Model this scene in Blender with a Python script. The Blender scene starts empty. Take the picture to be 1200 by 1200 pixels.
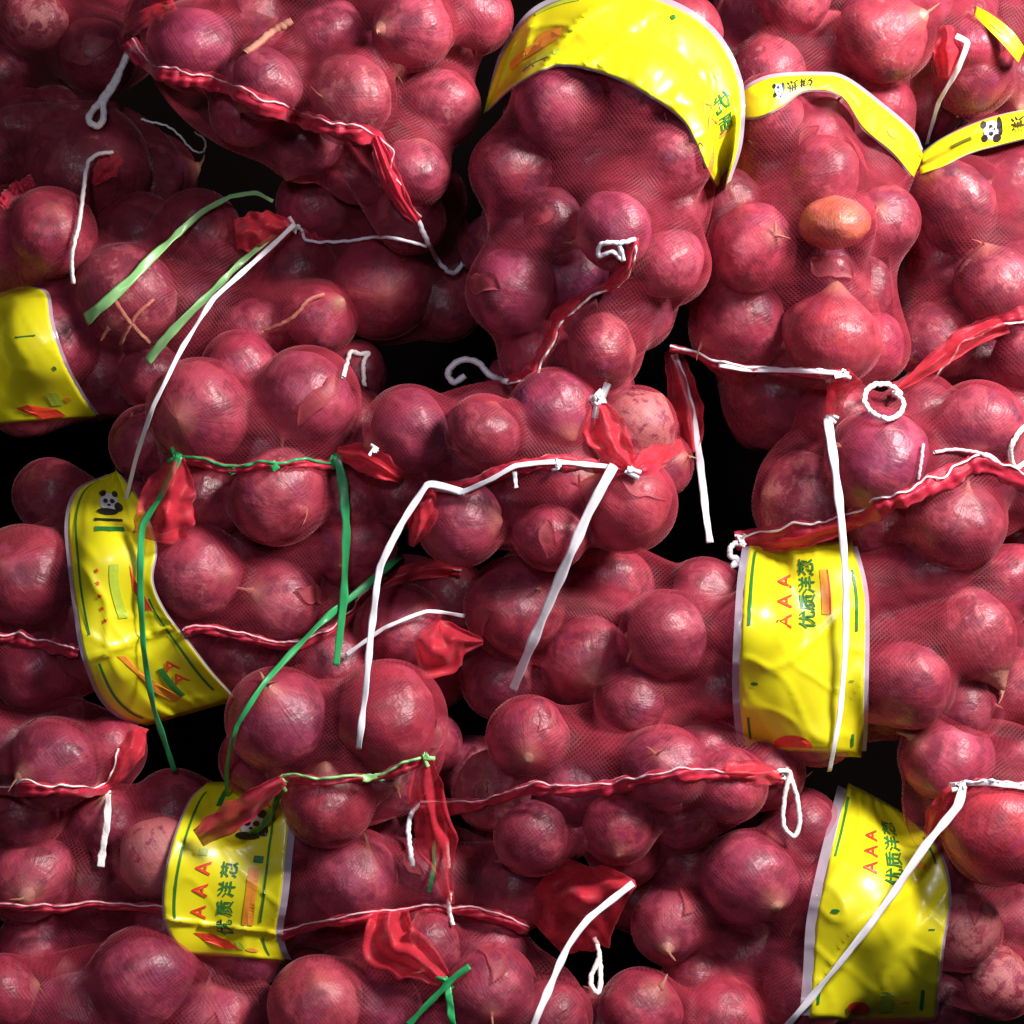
import bpy, bmesh, math, random
import numpy as np
from mathutils import Vector, Matrix, Quaternion, noise
from mathutils.bvhtree import BVHTree

RND = random.Random(7)
S = 0.0007            # metres per photo pixel on the face of the stack
D = 1.5               # camera distance to that face
SC = bpy.context.scene
COL = SC.collection

# ------------------------------------------------------------------ camera
cam_d = bpy.data.cameras.new("camera")
cam = bpy.data.objects.new("camera", cam_d)
COL.objects.link(cam)
cam.location = (0, -D, 0)
cam.rotation_euler = (math.radians(90), 0, 0)
cam_d.sensor_width = 36
cam_d.angle = 2 * math.atan(600 * S / D)
cam_d.clip_start = 0.05
cam_d.clip_end = 50
SC.camera = cam

# ------------------------------------------------------------------ world and lamps (a lamp-lit stall, no daylight)
w = bpy.data.worlds.new("World")
SC.world = w
w.use_nodes = True
w.node_tree.nodes["Background"].inputs[0].default_value = (0.55, 0.5, 0.6, 1)
w.node_tree.nodes["Background"].inputs[1].default_value = 0.02


def lamp(name, loc, target, size, power, color):
    d = bpy.data.lights.new(name, 'AREA')
    d.shape = 'DISK'
    d.size = size
    d.energy = power
    d.color = color
    o = bpy.data.objects.new(name, d)
    o.location = loc
    o.rotation_euler = (Vector(target) - Vector(loc)).to_track_quat('-Z', 'Y').to_euler()
    COL.objects.link(o)
    return o


lamp("stall_lamp", (0.86, -0.80, 0.78), (-0.05, 0, -0.08), 0.36, 52, (1.0, 0.93, 0.91))
lamp("soft_lamp", (-0.22, -1.7, 0.45), (0, 0, -0.1), 0.15, 8.0, (0.80, 0.82, 1.0))
SC.view_settings.view_transform = 'Standard'
SC.view_settings.look = 'None'
SC.view_settings.exposure = 0
SC.view_settings.gamma = 1
SC.cycles.transparent_max_bounces = 16
SC.cycles.max_bounces = 6
SC.cycles.sample_clamp_indirect = 4


# ------------------------------------------------------------------ materials
def newmat(name):
    m = bpy.data.materials.new(name)
    m.use_nodes = True
    nt = m.node_tree
    for n in list(nt.nodes):
        nt.nodes.remove(n)
    out = nt.nodes.new('ShaderNodeOutputMaterial')
    return m, nt, out


class NB:
    def __init__(s, nt):
        s.nt = nt

    def n(s, t, **kw):
        nd = s.nt.nodes.new(t)
        for k, v in kw.items():
            if k.startswith('i_'):
                nd.inputs[k[2:].replace('_', ' ')].default_value = v
            else:
                setattr(nd, k, v)
        return nd

    def l(s, a, b):
        s.nt.links.new(a, b)

    def math(s, op, a, b=None, clamp=False):
        nd = s.nt.nodes.new('ShaderNodeMath')
        nd.operation = op
        nd.use_clamp = clamp
        for i, x in enumerate((a, b)):
            if x is None:
                continue
            if isinstance(x, (int, float)):
                nd.inputs[i].default_value = x
            else:
                s.l(x, nd.inputs[i])
        return nd.outputs[0]

    def mix(s, fac, a, b):
        nd = s.nt.nodes.new('ShaderNodeMix')
        nd.data_type = 'RGBA'
        for sock, x in ((nd.inputs[0], fac), (nd.inputs[6], a), (nd.inputs[7], b)):
            if isinstance(x, (int, float)):
                sock.default_value = x
            elif isinstance(x, tuple):
                sock.default_value = x if len(x) == 4 else (*x, 1)
            else:
                s.l(x, sock)
        return nd.outputs[2]

    def noise(s, vec, scale, detail=3, rough=.55):
        nd = s.n('ShaderNodeTexNoise', i_Scale=scale, i_Detail=detail, i_Roughness=rough)
        if vec is not None:
            s.l(vec, nd.inputs['Vector'])
        return nd.outputs['Fac']

    def ramp(s, x, lo, hi):
        nd = s.n('ShaderNodeMapRange')
        nd.inputs[1].default_value = lo
        nd.inputs[2].default_value = hi
        s.l(x, nd.inputs[0])
        return nd.outputs[0]


def onion_material():
    m, nt, out = newmat("onion_skin")
    b = NB(nt)
    tc = b.n('ShaderNodeTexCoord')
    oi = b.n('ShaderNodeObjectInfo')
    sep = b.n('ShaderNodeSeparateXYZ')
    b.l(tc.outputs['Object'], sep.inputs[0])
    ang = b.math('ARCTAN2', sep.outputs[1], sep.outputs[0])
    rnd = b.math('MULTIPLY', oi.outputs['Random'], 37.0)
    comb = b.n('ShaderNodeCombineXYZ')
    b.l(b.math('MULTIPLY', b.math('SINE', ang), 9.0), comb.inputs[0])
    b.l(b.math('MULTIPLY', b.math('COSINE', ang), 9.0), comb.inputs[1])
    b.l(b.math('ADD', b.math('MULTIPLY', sep.outputs[2], 0.8), rnd), comb.inputs[2])
    vein = b.noise(comb.outputs[0], 1.0, 4, .65)
    vadd = b.n('ShaderNodeVectorMath', operation='ADD')
    b.l(tc.outputs['Object'], vadd.inputs[0])
    c2 = b.n('ShaderNodeCombineXYZ')
    b.l(rnd, c2.inputs[0])
    b.l(rnd, c2.inputs[1])
    b.l(c2.outputs[0], vadd.inputs[1])
    P = vadd.outputs[0]
    base = oi.outputs['Color']
    blot = b.ramp(b.noise(P, 1.3, 3), .38, .62)
    dark = b.mix(0.62, base, (0.05, 0.004, 0.014))
    lite = b.mix(0.25, base, (0.50, 0.075, 0.095))
    c = b.mix(blot, dark, lite)
    vr = b.ramp(vein, .35, .65)
    c = b.mix(b.math('MULTIPLY', vr, .24), c, b.mix(.35, base, (0.62, 0.17, 0.18)))
    # thin pink layers where the outer skin has rubbed off, with ragged edges
    pk = b.noise(P, 1.1, 6, .62)
    c = b.mix(b.math('MULTIPLY', b.ramp(pk, .52, .57), .34), c, (0.52, 0.13, 0.16))
    pk2 = b.noise(P, 1.7, 6, .6)
    c = b.mix(b.math('MULTIPLY', b.math('MULTIPLY', b.ramp(pk2, .50, .60), .68), b.math('MULTIPLY', oi.outputs['Alpha'], 5.0, True)), c, (0.055, 0.008, 0.022))
    # purple bloom where the outer skin is gone
    blo2 = b.ramp(b.noise(P, 1.9, 2), .58, .68)
    c = b.mix(b.math('MULTIPLY', blo2, .30), c, (0.26, 0.05, 0.15))
    # dry papery patches, more on objects whose colour alpha is high
    pn = b.noise(P, 2.6, 6, .7)
    thr = b.math('SUBTRACT', 0.80, b.math('MULTIPLY', oi.outputs['Alpha'], 0.36))
    pm = b.math('MULTIPLY', b.math('SUBTRACT', pn, thr), 14.0, True)
    c = b.mix(b.math('MULTIPLY', pm, .6), c, (0.50, 0.24, 0.21))
    # soil specks and bruises
    sp = b.ramp(b.noise(P, 9, 5, .75), .64, .72)
    c = b.mix(b.math('MULTIPLY', sp, .55), c, (0.035, 0.012, 0.012))
    # dry tip and root plate
    tip = b.ramp(sep.outputs[2], .86, 1.12)
    c = b.mix(b.math('MULTIPLY', tip, .75), c, (0.44, 0.20, 0.13))
    bs = b.n('ShaderNodeBsdfPrincipled')
    b.l(c, bs.inputs['Base Color'])
    rr = b.math('ADD', b.math('MULTIPLY', b.noise(P, 3, 3), .26), .27)
    rr = b.math('ADD', rr, b.math('MULTIPLY', pm, .25))
    b.l(rr, bs.inputs['Roughness'])
    bs.inputs['Coat Weight'].default_value = .12
    bs.inputs['Coat Roughness'].default_value = .40
    bs.inputs['Subsurface Weight'].default_value = .0
    bp = b.n('ShaderNodeBump', i_Strength=.20, i_Distance=.02)
    hh = b.math('ADD', b.math('MULTIPLY', vein, .3), b.math('MULTIPLY', pm, .5))
    hh = b.math('ADD', hh, b.math('MULTIPLY', b.noise(P, 2.2, 3), 1.0))
    b.l(hh, bp.inputs['Height'])
    b.l(bp.outputs[0], bs.inputs['Normal'])
    b.l(bs.outputs[0], out.inputs[0])
    return m


def net_material(name, cover, facing, color, rough=.5, weave=520.0, wk=.55):
    """Fine knitted netting: holes (transparent) between thin red threads; seen along its surface it closes up."""
    m, nt, out = newmat(name)
    b = NB(nt)
    tc = b.n('ShaderNodeTexCoord')
    mp = b.n('ShaderNodeMapping')
    mp.inputs['Rotation'].default_value = (0, math.radians(38), 0)
    b.l(tc.outputs['Object'], mp.inputs[0])
    sep = b.n('ShaderNodeSeparateXYZ')
    nz = b.n('ShaderNodeTexNoise', i_Scale=9.0, i_Detail=2)
    b.l(tc.outputs['Object'], nz.inputs['Vector'])
    va = b.n('ShaderNodeVectorMath', operation='MULTIPLY_ADD')
    b.l(nz.outputs['Color'], va.inputs[0])
    va.inputs[1].default_value = (.02, .02, .02)
    b.l(mp.outputs[0], va.inputs[2])
    b.l(va.outputs[0], sep.inputs[0])

    def thread(sock, freq):
        return b.math('POWER', b.math('ABSOLUTE', b.math('SINE', b.math('MULTIPLY', sock, freq * math.pi))), 4.0)
    wv = b.math('MAXIMUM', thread(sep.outputs[0], weave), thread(sep.outputs[2], weave))
    # streaks where the netting is pulled and gathered
    mp2 = b.n('ShaderNodeMapping')
    mp2.inputs['Scale'].default_value = (14, 30, 46)
    b.l(tc.outputs['Object'], mp2.inputs[0])
    st = b.noise(mp2.outputs[0], 1.0, 4, .6)
    st = b.ramp(st, .34, .68)
    lw = b.n('ShaderNodeLayerWeight', i_Blend=.32)
    fac = b.math('ADD', b.math('MULTIPLY', wv, cover * wk), b.math('MULTIPLY', st, cover * .75))
    fac = b.math('ADD', fac, b.math('MULTIPLY', lw.outputs['Facing'], facing))
    fac = b.math('ADD', fac, cover * (.22 + .4 * (.55 - wk)))
    fac = b.math('MINIMUM', fac, .94)
    bs = b.n('ShaderNodeBsdfPrincipled', i_Roughness=rough)
    c = b.mix(st, (color[0] * .8, color[1], color[2], 1), (min(1, color[0] * 1.1), color[1] * 1.6, color[2] * 1.4, 1))
    b.l(c, bs.inputs['Base Color'])
    bs.inputs['Sheen Weight'].default_value = .5
    bs.inputs['Sheen Roughness'].default_value = .4
    bs.inputs['Sheen Tint'].default_value = (1, .45, .5, 1)
    bp = b.n('ShaderNodeBump', i_Strength=.25, i_Distance=.002)
    b.l(b.math('ADD', b.math('MULTIPLY', wv, wk), b.math('MULTIPLY', st, 2.0)), bp.inputs['Height'])
    b.l(bp.outputs[0], bs.inputs['Normal'])
    tl = b.n('ShaderNodeBsdfTranslucent')
    b.l(c, tl.inputs[0])
    mx0 = b.n('ShaderNodeMixShader', i_Fac=.3)
    b.l(bs.outputs[0], mx0.inputs[1])
    b.l(tl.outputs[0], mx0.inputs[2])
    tr = b.n('ShaderNodeBsdfTransparent')
    tr.inputs[0].default_value = (1, .97, .97, 1)
    mx = b.n('ShaderNodeMixShader')
    b.l(fac, mx.inputs[0])
    b.l(tr.outputs[0], mx.inputs[1])
    b.l(mx0.outputs[0], mx.inputs[2])
    b.l(mx.outputs[0], out.inputs[0])
    return m


def plain(name, color, rough=.5, var=.15, scale=60, coat=0, bump=.2, trans=0, spec=.5):
    m, nt, out = newmat(name)
    b = NB(nt)
    tc = b.n('ShaderNodeTexCoord')
    n1 = b.noise(tc.outputs['Object'], scale, 4)
    c = b.mix(n1, tuple(x * (1 - var) for x in color), tuple(min(1, x * (1 + var)) for x in color))
    bs = b.n('ShaderNodeBsdfPrincipled', i_Roughness=rough)
    bs.inputs['Specular IOR Level'].default_value = spec
    bs.inputs['Coat Weight'].default_value = coat
    bs.inputs['Coat Roughness'].default_value = .22
    b.l(c, bs.inputs['Base Color'])
    if bump:
        bp = b.n('ShaderNodeBump', i_Strength=bump, i_Distance=.001)
        b.l(n1, bp.inputs['Height'])
        b.l(bp.outputs[0], bs.inputs['Normal'])
    sh = bs.outputs[0]
    if trans:
        tl = b.n('ShaderNodeBsdfTranslucent')
        b.l(c, tl.inputs[0])
        mx = b.n('ShaderNodeMixShader', i_Fac=trans)
        b.l(sh, mx.inputs[1])
        b.l(tl.outputs[0], mx.inputs[2])
        sh = mx.outputs[0]
    b.l(sh, out.inputs[0])
    return m


def clear_film():
    m, nt, out = newmat("clear_film")
    b = NB(nt)
    bs = b.n('ShaderNodeBsdfPrincipled', i_Roughness=.18)
    bs.inputs['Base Color'].default_value = (.62, .55, .66, 1)
    tr = b.n('ShaderNodeBsdfTransparent')
    mx = b.n('ShaderNodeMixShader', i_Fac=.42)
    b.l(tr.outputs[0], mx.inputs[1])
    b.l(bs.outputs[0], mx.inputs[2])
    b.l(mx.outputs[0], out.inputs[0])
    return m


M = {
    'onion': onion_material(),
    'net': net_material("red_netting", .21, .34, (0.62, 0.042, 0.080), .45, 410, .75),
    'hem': net_material("gathered_red_netting", .66, .5, (0.70, 0.024, 0.062), .42, 900, .2),
    'flap': net_material("doubled_red_netting", .37, .42, (0.84, 0.035, 0.065), .42, 700, .25),
    'white': plain("white_strap", (.88, .86, .90), .38, .1, 90, .2, .3, .15),
    'cotton': plain("white_cotton_string", (.88, .80, .76), .8, .18, 300, 0, .9),
    'pink': plain("pinkish_thread", (.72, .42, .46), .7, .2, 260, 0, .8),
    'green': plain("green_strap", (.035, .38, .12), .35, .3, 60, .2, .3, .2),
    'lime': plain("pale_green_strap", (.34, .68, .26), .35, .3, 40, .2, .3, .2),
    'yellow': plain("yellow_printed_film", (.70, .64, .010), .38, .08, 30, .30, .3, .05),
    'film': clear_film(),
    'ink_green': plain("green_ink", (.02, .16, .03), .4, .3, 200, 0, 0),
    'ink_red': plain("red_ink", (.66, .05, .02), .4, .3, 150, 0, 0),
    'ink_orange': plain("orange_ink", (.78, .28, .03), .4, .25, 150, 0, 0),
    'ink_black': plain("black_ink", (.012, .014, .014), .4, .3, 150, 0, 0),
    'ink_white': plain("white_ink", (.62, .68, .75), .4, .1, 150, 0, 0),
    'ink_pale': plain("pale_green_ink", (.42, .55, .04), .4, .2, 150, 0, 0),
    'dry': plain("dry_onion_skin", (.36, .07, .085), .5, .75, 3.0, 0, .9, .35),
    'straw': plain("dry_onion_stem", (.42, .17, .11), .7, .4, 90, 0, .8),
    'backing': plain("shade_backing", (.003, .002, .002), 1, .4, 8, 0, .3, 0, 0),  # shade of the gaps put into the colour
}


# ------------------------------------------------------------------ helpers
def P(px, py, y):
    """a pixel of the 1200 px photograph at depth y (metres) -> world point"""
    k = S * (D + y) / D
    return Vector(((px - 600) * k, y, (600 - py) * k))


def mesh_obj(name, verts, faces, mat, parent=None, smooth=True, solid=0):
    me = bpy.data.meshes.new(name)
    me.from_pydata([tuple(v) for v in verts], [], faces)
    if smooth:
        me.polygons.foreach_set('use_smooth', [True] * len(me.polygons))
    me.materials.append(mat)
    me.update()
    o = bpy.data.objects.new(name, me)
    COL.objects.link(o)
    if parent is not None:
        o.parent = parent
        o.matrix_parent_inverse = Matrix.Translation(-parent.location)
    if solid:
        md = o.modifiers.new('thickness', 'SOLIDIFY')
        md.thickness = solid
        md.offset = 0
    return o


def grid_faces(nu, nv, closed=False):
    """rows i < nu, columns j < nv"""
    f = []
    for i in range(nu - 1):
        for j in range(nv - (0 if closed else 1)):
            j2 = (j + 1) % nv
            f.append((i * nv + j, i * nv + j2, (i + 1) * nv + j2, (i + 1) * nv + j))
    return f


def resample(pts, n):
    """Catmull-Rom through 2-D points, n samples even in length"""
    p = np.array(pts, float)
    if len(p) == 2:
        t = np.linspace(0, 1, n)[:, None]
        return p[0] * (1 - t) + p[1] * t
    e = np.vstack([2 * p[0] - p[1], p, 2 * p[-1] - p[-2]])
    out = []
    for i in range(1, len(e) - 2):
        t = np.linspace(0, 1, 24, endpoint=False)[:, None]
        a, b_, c, d = e[i - 1], e[i], e[i + 1], e[i + 2]
        out.append(.5 * ((2 * b_) + (-a + c) * t + (2 * a - 5 * b_ + 4 * c - d) * t ** 2 + (-a + 3 * b_ - 3 * c + d) * t ** 3))
    out.append(p[-1][None])
    q = np.vstack(out)
    s = np.concatenate([[0], np.cumsum(np.linalg.norm(np.diff(q, axis=0), axis=1))])
    ss = np.linspace(0, s[-1], n)
    return np.stack([np.interp(ss, s, q[:, k]) for k in range(q.shape[1])], 1)


def front_hull(s, y):
    """taut line in front of the points (s, y): lower convex hull in y"""
    hull = []
    for p in zip(s, y):
        while len(hull) >= 2:
            (x1, y1), (x2, y2) = hull[-2], hull[-1]
            if (y2 - y1) * (p[0] - x1) >= (p[1] - y1) * (x2 - x1):
                hull.pop()
            else:
                break
        hull.append(p)
    h = np.array(hull)
    return np.interp(s, h[:, 0], h[:, 1])


def smooth1(a, k):
    for _ in range(k):
        b = a.copy()
        b[1:-1] = (a[:-2] + 2 * a[1:-1] + a[2:]) / 4
        a = b
    return a


CAMV = Vector((0, -D, 0))
NETS = {}       # key -> (bvh)


def cast(px, py, keys=None):
    """depth of the nearest net surface seen through this pixel"""
    d = (P(px, py, 0) - CAMV).normalized()
    best = None
    for k in (keys or NETS):
        h = NETS[k].ray_cast(CAMV, d)
        if h[0] is not None and (best is None or h[0].y < best):
            best = h[0].y
    return best


def cast_line(q, keys=None, default=.03):
    y = [cast(a, b_, keys) for a, b_ in q]
    ok = [i for i, v in enumerate(y) if v is not None]
    if not ok:
        return np.full(len(q), default)
    return np.interp(range(len(q)), ok, [y[i] for i in ok])


# ------------------------------------------------------------------ onions
def onion_mesh(i, R):
    nu, nv = 26, 36
    h = R.uniform(.80, .94)
    neck = R.uniform(.10, .30)
    off = Vector((R.uniform(0, 50), R.uniform(0, 50), 0))
    vs = []
    for a in range(nu + 1):
        ph = math.pi * a / nu
        r = max(0.0, math.sin(ph)) ** .94
        z = h * math.cos(ph) + neck * math.exp(-(ph / .33) ** 2) - .03 * math.exp(-((math.pi - ph) / .25) ** 2)
        if ph < .5:
            r *= .55 + .9 * ph
        for b_ in range(nv):
            th = 2 * math.pi * b_ / nv
            v = Vector((r * math.cos(th), r * math.sin(th), z))
            k = 1 + .11 * noise.noise(v * 1.1 + off) + .03 * noise.noise(v * 3 + off)
            k += .008 * math.sin(th * 11 + i) * math.sin(ph)
            vs.append(v * k * 1.02)
    me = bpy.data.meshes.new("onion")
    me.from_pydata([tuple(v) for v in vs], [], grid_faces(nu + 1, nv, True))
    me.polygons.foreach_set('use_smooth', [True] * len(me.polygons))
    me.materials.append(M['onion'])
    return me, h + neck, h


def tall_onion_mesh():
    me, a, b_ = onion_mesh(99, random.Random(5))
    for v in me.vertices:
        t = (v.co.z + 1) / 2
        v.co.z *= 1.38
        k = 1.0 - .30 * max(0, t - .45)
        v.co.x *= k * .92
        v.co.y *= k * .92
    return me, a * 1.38, b_ * 1.38


_R = random.Random(3)
ONION_MESHES = [onion_mesh(i, _R) for i in range(8)]
TALL = tall_onion_mesh()


def flake_mesh(seed):
    """a strip of dry outer skin lying along a meridian, its edges curling up"""
    R = random.Random(seed)
    n, m_ = 8, 14
    lo, hi = R.uniform(.15, .45), R.uniform(.9, 1.25)      # latitudes: from near the root up to the neck
    Wd = R.uniform(.16, .30)
    vs = []
    for i in range(n):
        for j in range(m_):
            u, v = i / (n - 1) * 2 - 1, j / (m_ - 1)
            z = lo - .9 + (hi + .2) * v
            half = Wd * (1 - abs(2 * v - 1) ** 2.5 * .97) * (1 + .35 * noise.noise(Vector((v * 5, seed * 3, 2 if u > 0 else 8))))
            th = u * half / max(.35, math.cos(z)) + .25 * noise.noise(Vector((v * 2, seed, 0)))
            k = 1.05 + .05 * abs(u) ** 4 + .05 * v ** 8 + .008 * noise.noise(Vector((u * 3, v * 6, seed)))
            vs.append((k * math.cos(z) * math.cos(th), k * math.cos(z) * math.sin(th), k * .9 * math.sin(z)))
    me = bpy.data.meshes.new("loose_skin")
    me.from_pydata(vs, [], grid_faces(n, m_))
    me.polygons.foreach_set('use_smooth', [True] * len(me.polygons))
    me.materials.append(M['dry'])
    return me


FLAKES = [flake_mesh(s) for s in range(5)]


def stem_mesh(seed):
    R = random.Random(seed + 50)
    vs, fs = [], []
    for s in range(R.choice((1, 1, 2))):
        a0 = R.uniform(0, 6.28)
        n = 6
        base = len(vs)
        ln = R.uniform(.18, .34)
        for i in range(n):
            t = i / (n - 1)
            rad = .10 * (1 - .8 * t)
            cx, cy = .28 * t * t * math.cos(a0), .28 * t * t * math.sin(a0)
            for j in range(6):
                th = 6.283 * j / 6
                vs.append((cx + rad * math.cos(th) * (1 + .3 * math.sin(t * 9 + s)), cy + rad * .5 * math.sin(th), t * ln - .08))
        fs += [tuple(base + x for x in f) for f in grid_faces(n, 6, True)]
    me = bpy.data.meshes.new("dry_stem")
    me.from_pydata(vs, [], fs)
    me.polygons.foreach_set('use_smooth', [True] * len(me.polygons))
    me.materials.append(M['straw'])
    return me


def root_mesh(seed):
    R = random.Random(seed + 80)
    vs, fs = [], []
    for s in range(14):
        a0, r0 = R.uniform(0, 6.28), R.uniform(0, .1)
        d = Vector((math.cos(a0) * R.uniform(.2, 1), math.sin(a0) * R.uniform(.2, 1), R.uniform(.5, 1))).normalized()
        p = Vector((r0 * math.cos(a0), r0 * math.sin(a0), -.05))
        ln = R.uniform(.06, .14)
        base = len(vs)
        for i in range(4):
            t = i / 3
            q = p + d * ln * t + Vector((R.uniform(-.02, .02), R.uniform(-.02, .02), -.05 * t * t))
            rad = .016 * (1 - .7 * t)
            for j in range(4):
                vs.append(q + Vector((rad * math.cos(j * 1.57), rad * math.sin(j * 1.57), 0)))
        fs += [tuple(base + x for x in f) for f in grid_faces(4, 4, True)]
    me = bpy.data.meshes.new("root_tuft")
    me.from_pydata([tuple(v) for v in vs], [], fs)
    me.materials.append(M['straw'])
    return me


STEMS = [stem_mesh(i) for i in range(4)]
ROOTS = [root_mesh(i) for i in range(3)]
#       base colour (linear)            paper  word
TINT = {
    'r': ((.26, .020, .052), .25, "red"),
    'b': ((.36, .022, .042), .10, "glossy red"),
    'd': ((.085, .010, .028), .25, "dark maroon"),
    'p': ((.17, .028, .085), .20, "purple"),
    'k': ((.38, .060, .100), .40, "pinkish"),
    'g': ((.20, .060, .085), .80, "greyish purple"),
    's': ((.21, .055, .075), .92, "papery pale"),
    'm': ((.055, .008, .020), .35, "very dark"),  # very dark skin; on the dim sacks it also paints in their shade
    'e': ((.10, .030, .052), .65, "dark greyish"),  # grey skin darkened to paint in shade on the dim sacks
    'o': ((.72, .24, .07), .0, "orange"),
}


def add_onion(c, r, tint, neck, R, flake=None, tall=False, seen=True):
    me, top, hgt = TALL if tall else R.choice(ONION_MESHES)
    o = bpy.data.objects.new("onion", me)
    COL.objects.link(o)
    o.location = c
    if neck is None:
        ax = Vector((R.gauss(0, 1), R.gauss(0, .55), R.gauss(0, 1))).normalized()
    else:
        ang, fw = math.radians(neck[0]), neck[1]
        ax = Vector((math.cos(ang) * (1 - fw), -fw, math.sin(ang) * (1 - fw))).normalized()
    q = ax.to_track_quat('Z', 'Y') @ Quaternion((0, 0, 1), R.uniform(0, 6.28))
    o.rotation_mode = 'QUATERNION'
    o.rotation_quaternion = q
    o.scale = (r * R.uniform(.95, 1.01), r * R.uniform(.95, 1.01), r * R.uniform(.91, 1.01))
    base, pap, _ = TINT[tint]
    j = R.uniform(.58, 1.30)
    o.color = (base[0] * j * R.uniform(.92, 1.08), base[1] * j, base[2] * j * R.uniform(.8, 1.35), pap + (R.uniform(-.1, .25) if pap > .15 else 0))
    if seen:
        if ax.y < .35 and R.random() < .6:
            s = bpy.data.objects.new("dry_stem", R.choice(STEMS))
            COL.objects.link(s)
            s.parent = o
            s.location = (0, 0, top)
        if ax.y > -.35 and R.random() < .4:
            s = bpy.data.objects.new("root_tuft", R.choice(ROOTS))
            COL.objects.link(s)
            s.parent = o
            s.location = (0, 0, -hgt)
            s.rotation_euler = (math.pi, 0, 0)
        if flake or (flake is None and R.random() < .06 and tint != 'o'):
            s = bpy.data.objects.new("loose_skin", R.choice(FLAKES))
            COL.objects.link(s)
            s.parent = o
            face = q.inverted() @ Vector((R.uniform(-.5, .5), -1, R.uniform(-.4, .5)))
            s.rotation_euler = (0, 0, math.atan2(face.y, face.x))
    return o


# ------------------------------------------------------------------ sacks
def ico(level):
    bm = bmesh.new()
    bmesh.ops.create_icosphere(bm, subdivisions=level, radius=1)
    bm.verts.ensure_lookup_table()
    v = np.array([x.co[:] for x in bm.verts])
    v /= np.linalg.norm(v, axis=1)[:, None]
    f = np.array([[x.index for x in fa.verts] for fa in bm.faces])
    nb = np.zeros((len(v), 6), int)
    for x in bm.verts:
        l = [e.other_vert(x).index for e in x.link_edges]
        nb[x.index] = (l + [x.index])[:6] if len(l) == 5 else l
    bm.free()
    return v, f, nb


ICO_V, ICO_F, ICO_N = ico(7)


def build_net(spheres, C, Rm, axes, iters):
    """netting stretched over the onions: start on them and relax outwards like a taut membrane"""
    d = (ICO_V * axes) @ Rm.T
    t = np.full(len(d), .70)
    back = d[:, 1] > 0
    t[back] = .9
    dd = (d ** 2).sum(1)
    for c, r in spheres:
        oc = c - C
        bb = d @ oc
        disc = bb ** 2 - dd * ((oc ** 2).sum() - r * r)
        ok = disc > 0
        tt = np.zeros(len(d))
        tt[ok] = (bb[ok] + np.sqrt(disc[ok])) / dd[ok]
        t = np.maximum(t, np.where(ok, tt, 0))
    obs = t.copy()
    for i in range(max(18, int(iters * (.42 if iters != 100 else 1.3)))):
        t = np.maximum(obs, t[ICO_N].mean(1))
    # slight smoothing so the netting has no sharp creases
    for i in range(3):
        t = .5 * t + .5 * t[ICO_N].mean(1) + .0006
    return C + d * t[:, None]


def ordinal(i):
    return ["first", "second", "third", "fourth", "fifth", "sixth", "seventh", "eighth", "ninth", "tenth", "eleventh", "twelfth", "thirteenth", "fourteenth"][i]


ALL_ONIONS = []
ROOT = {}


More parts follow.
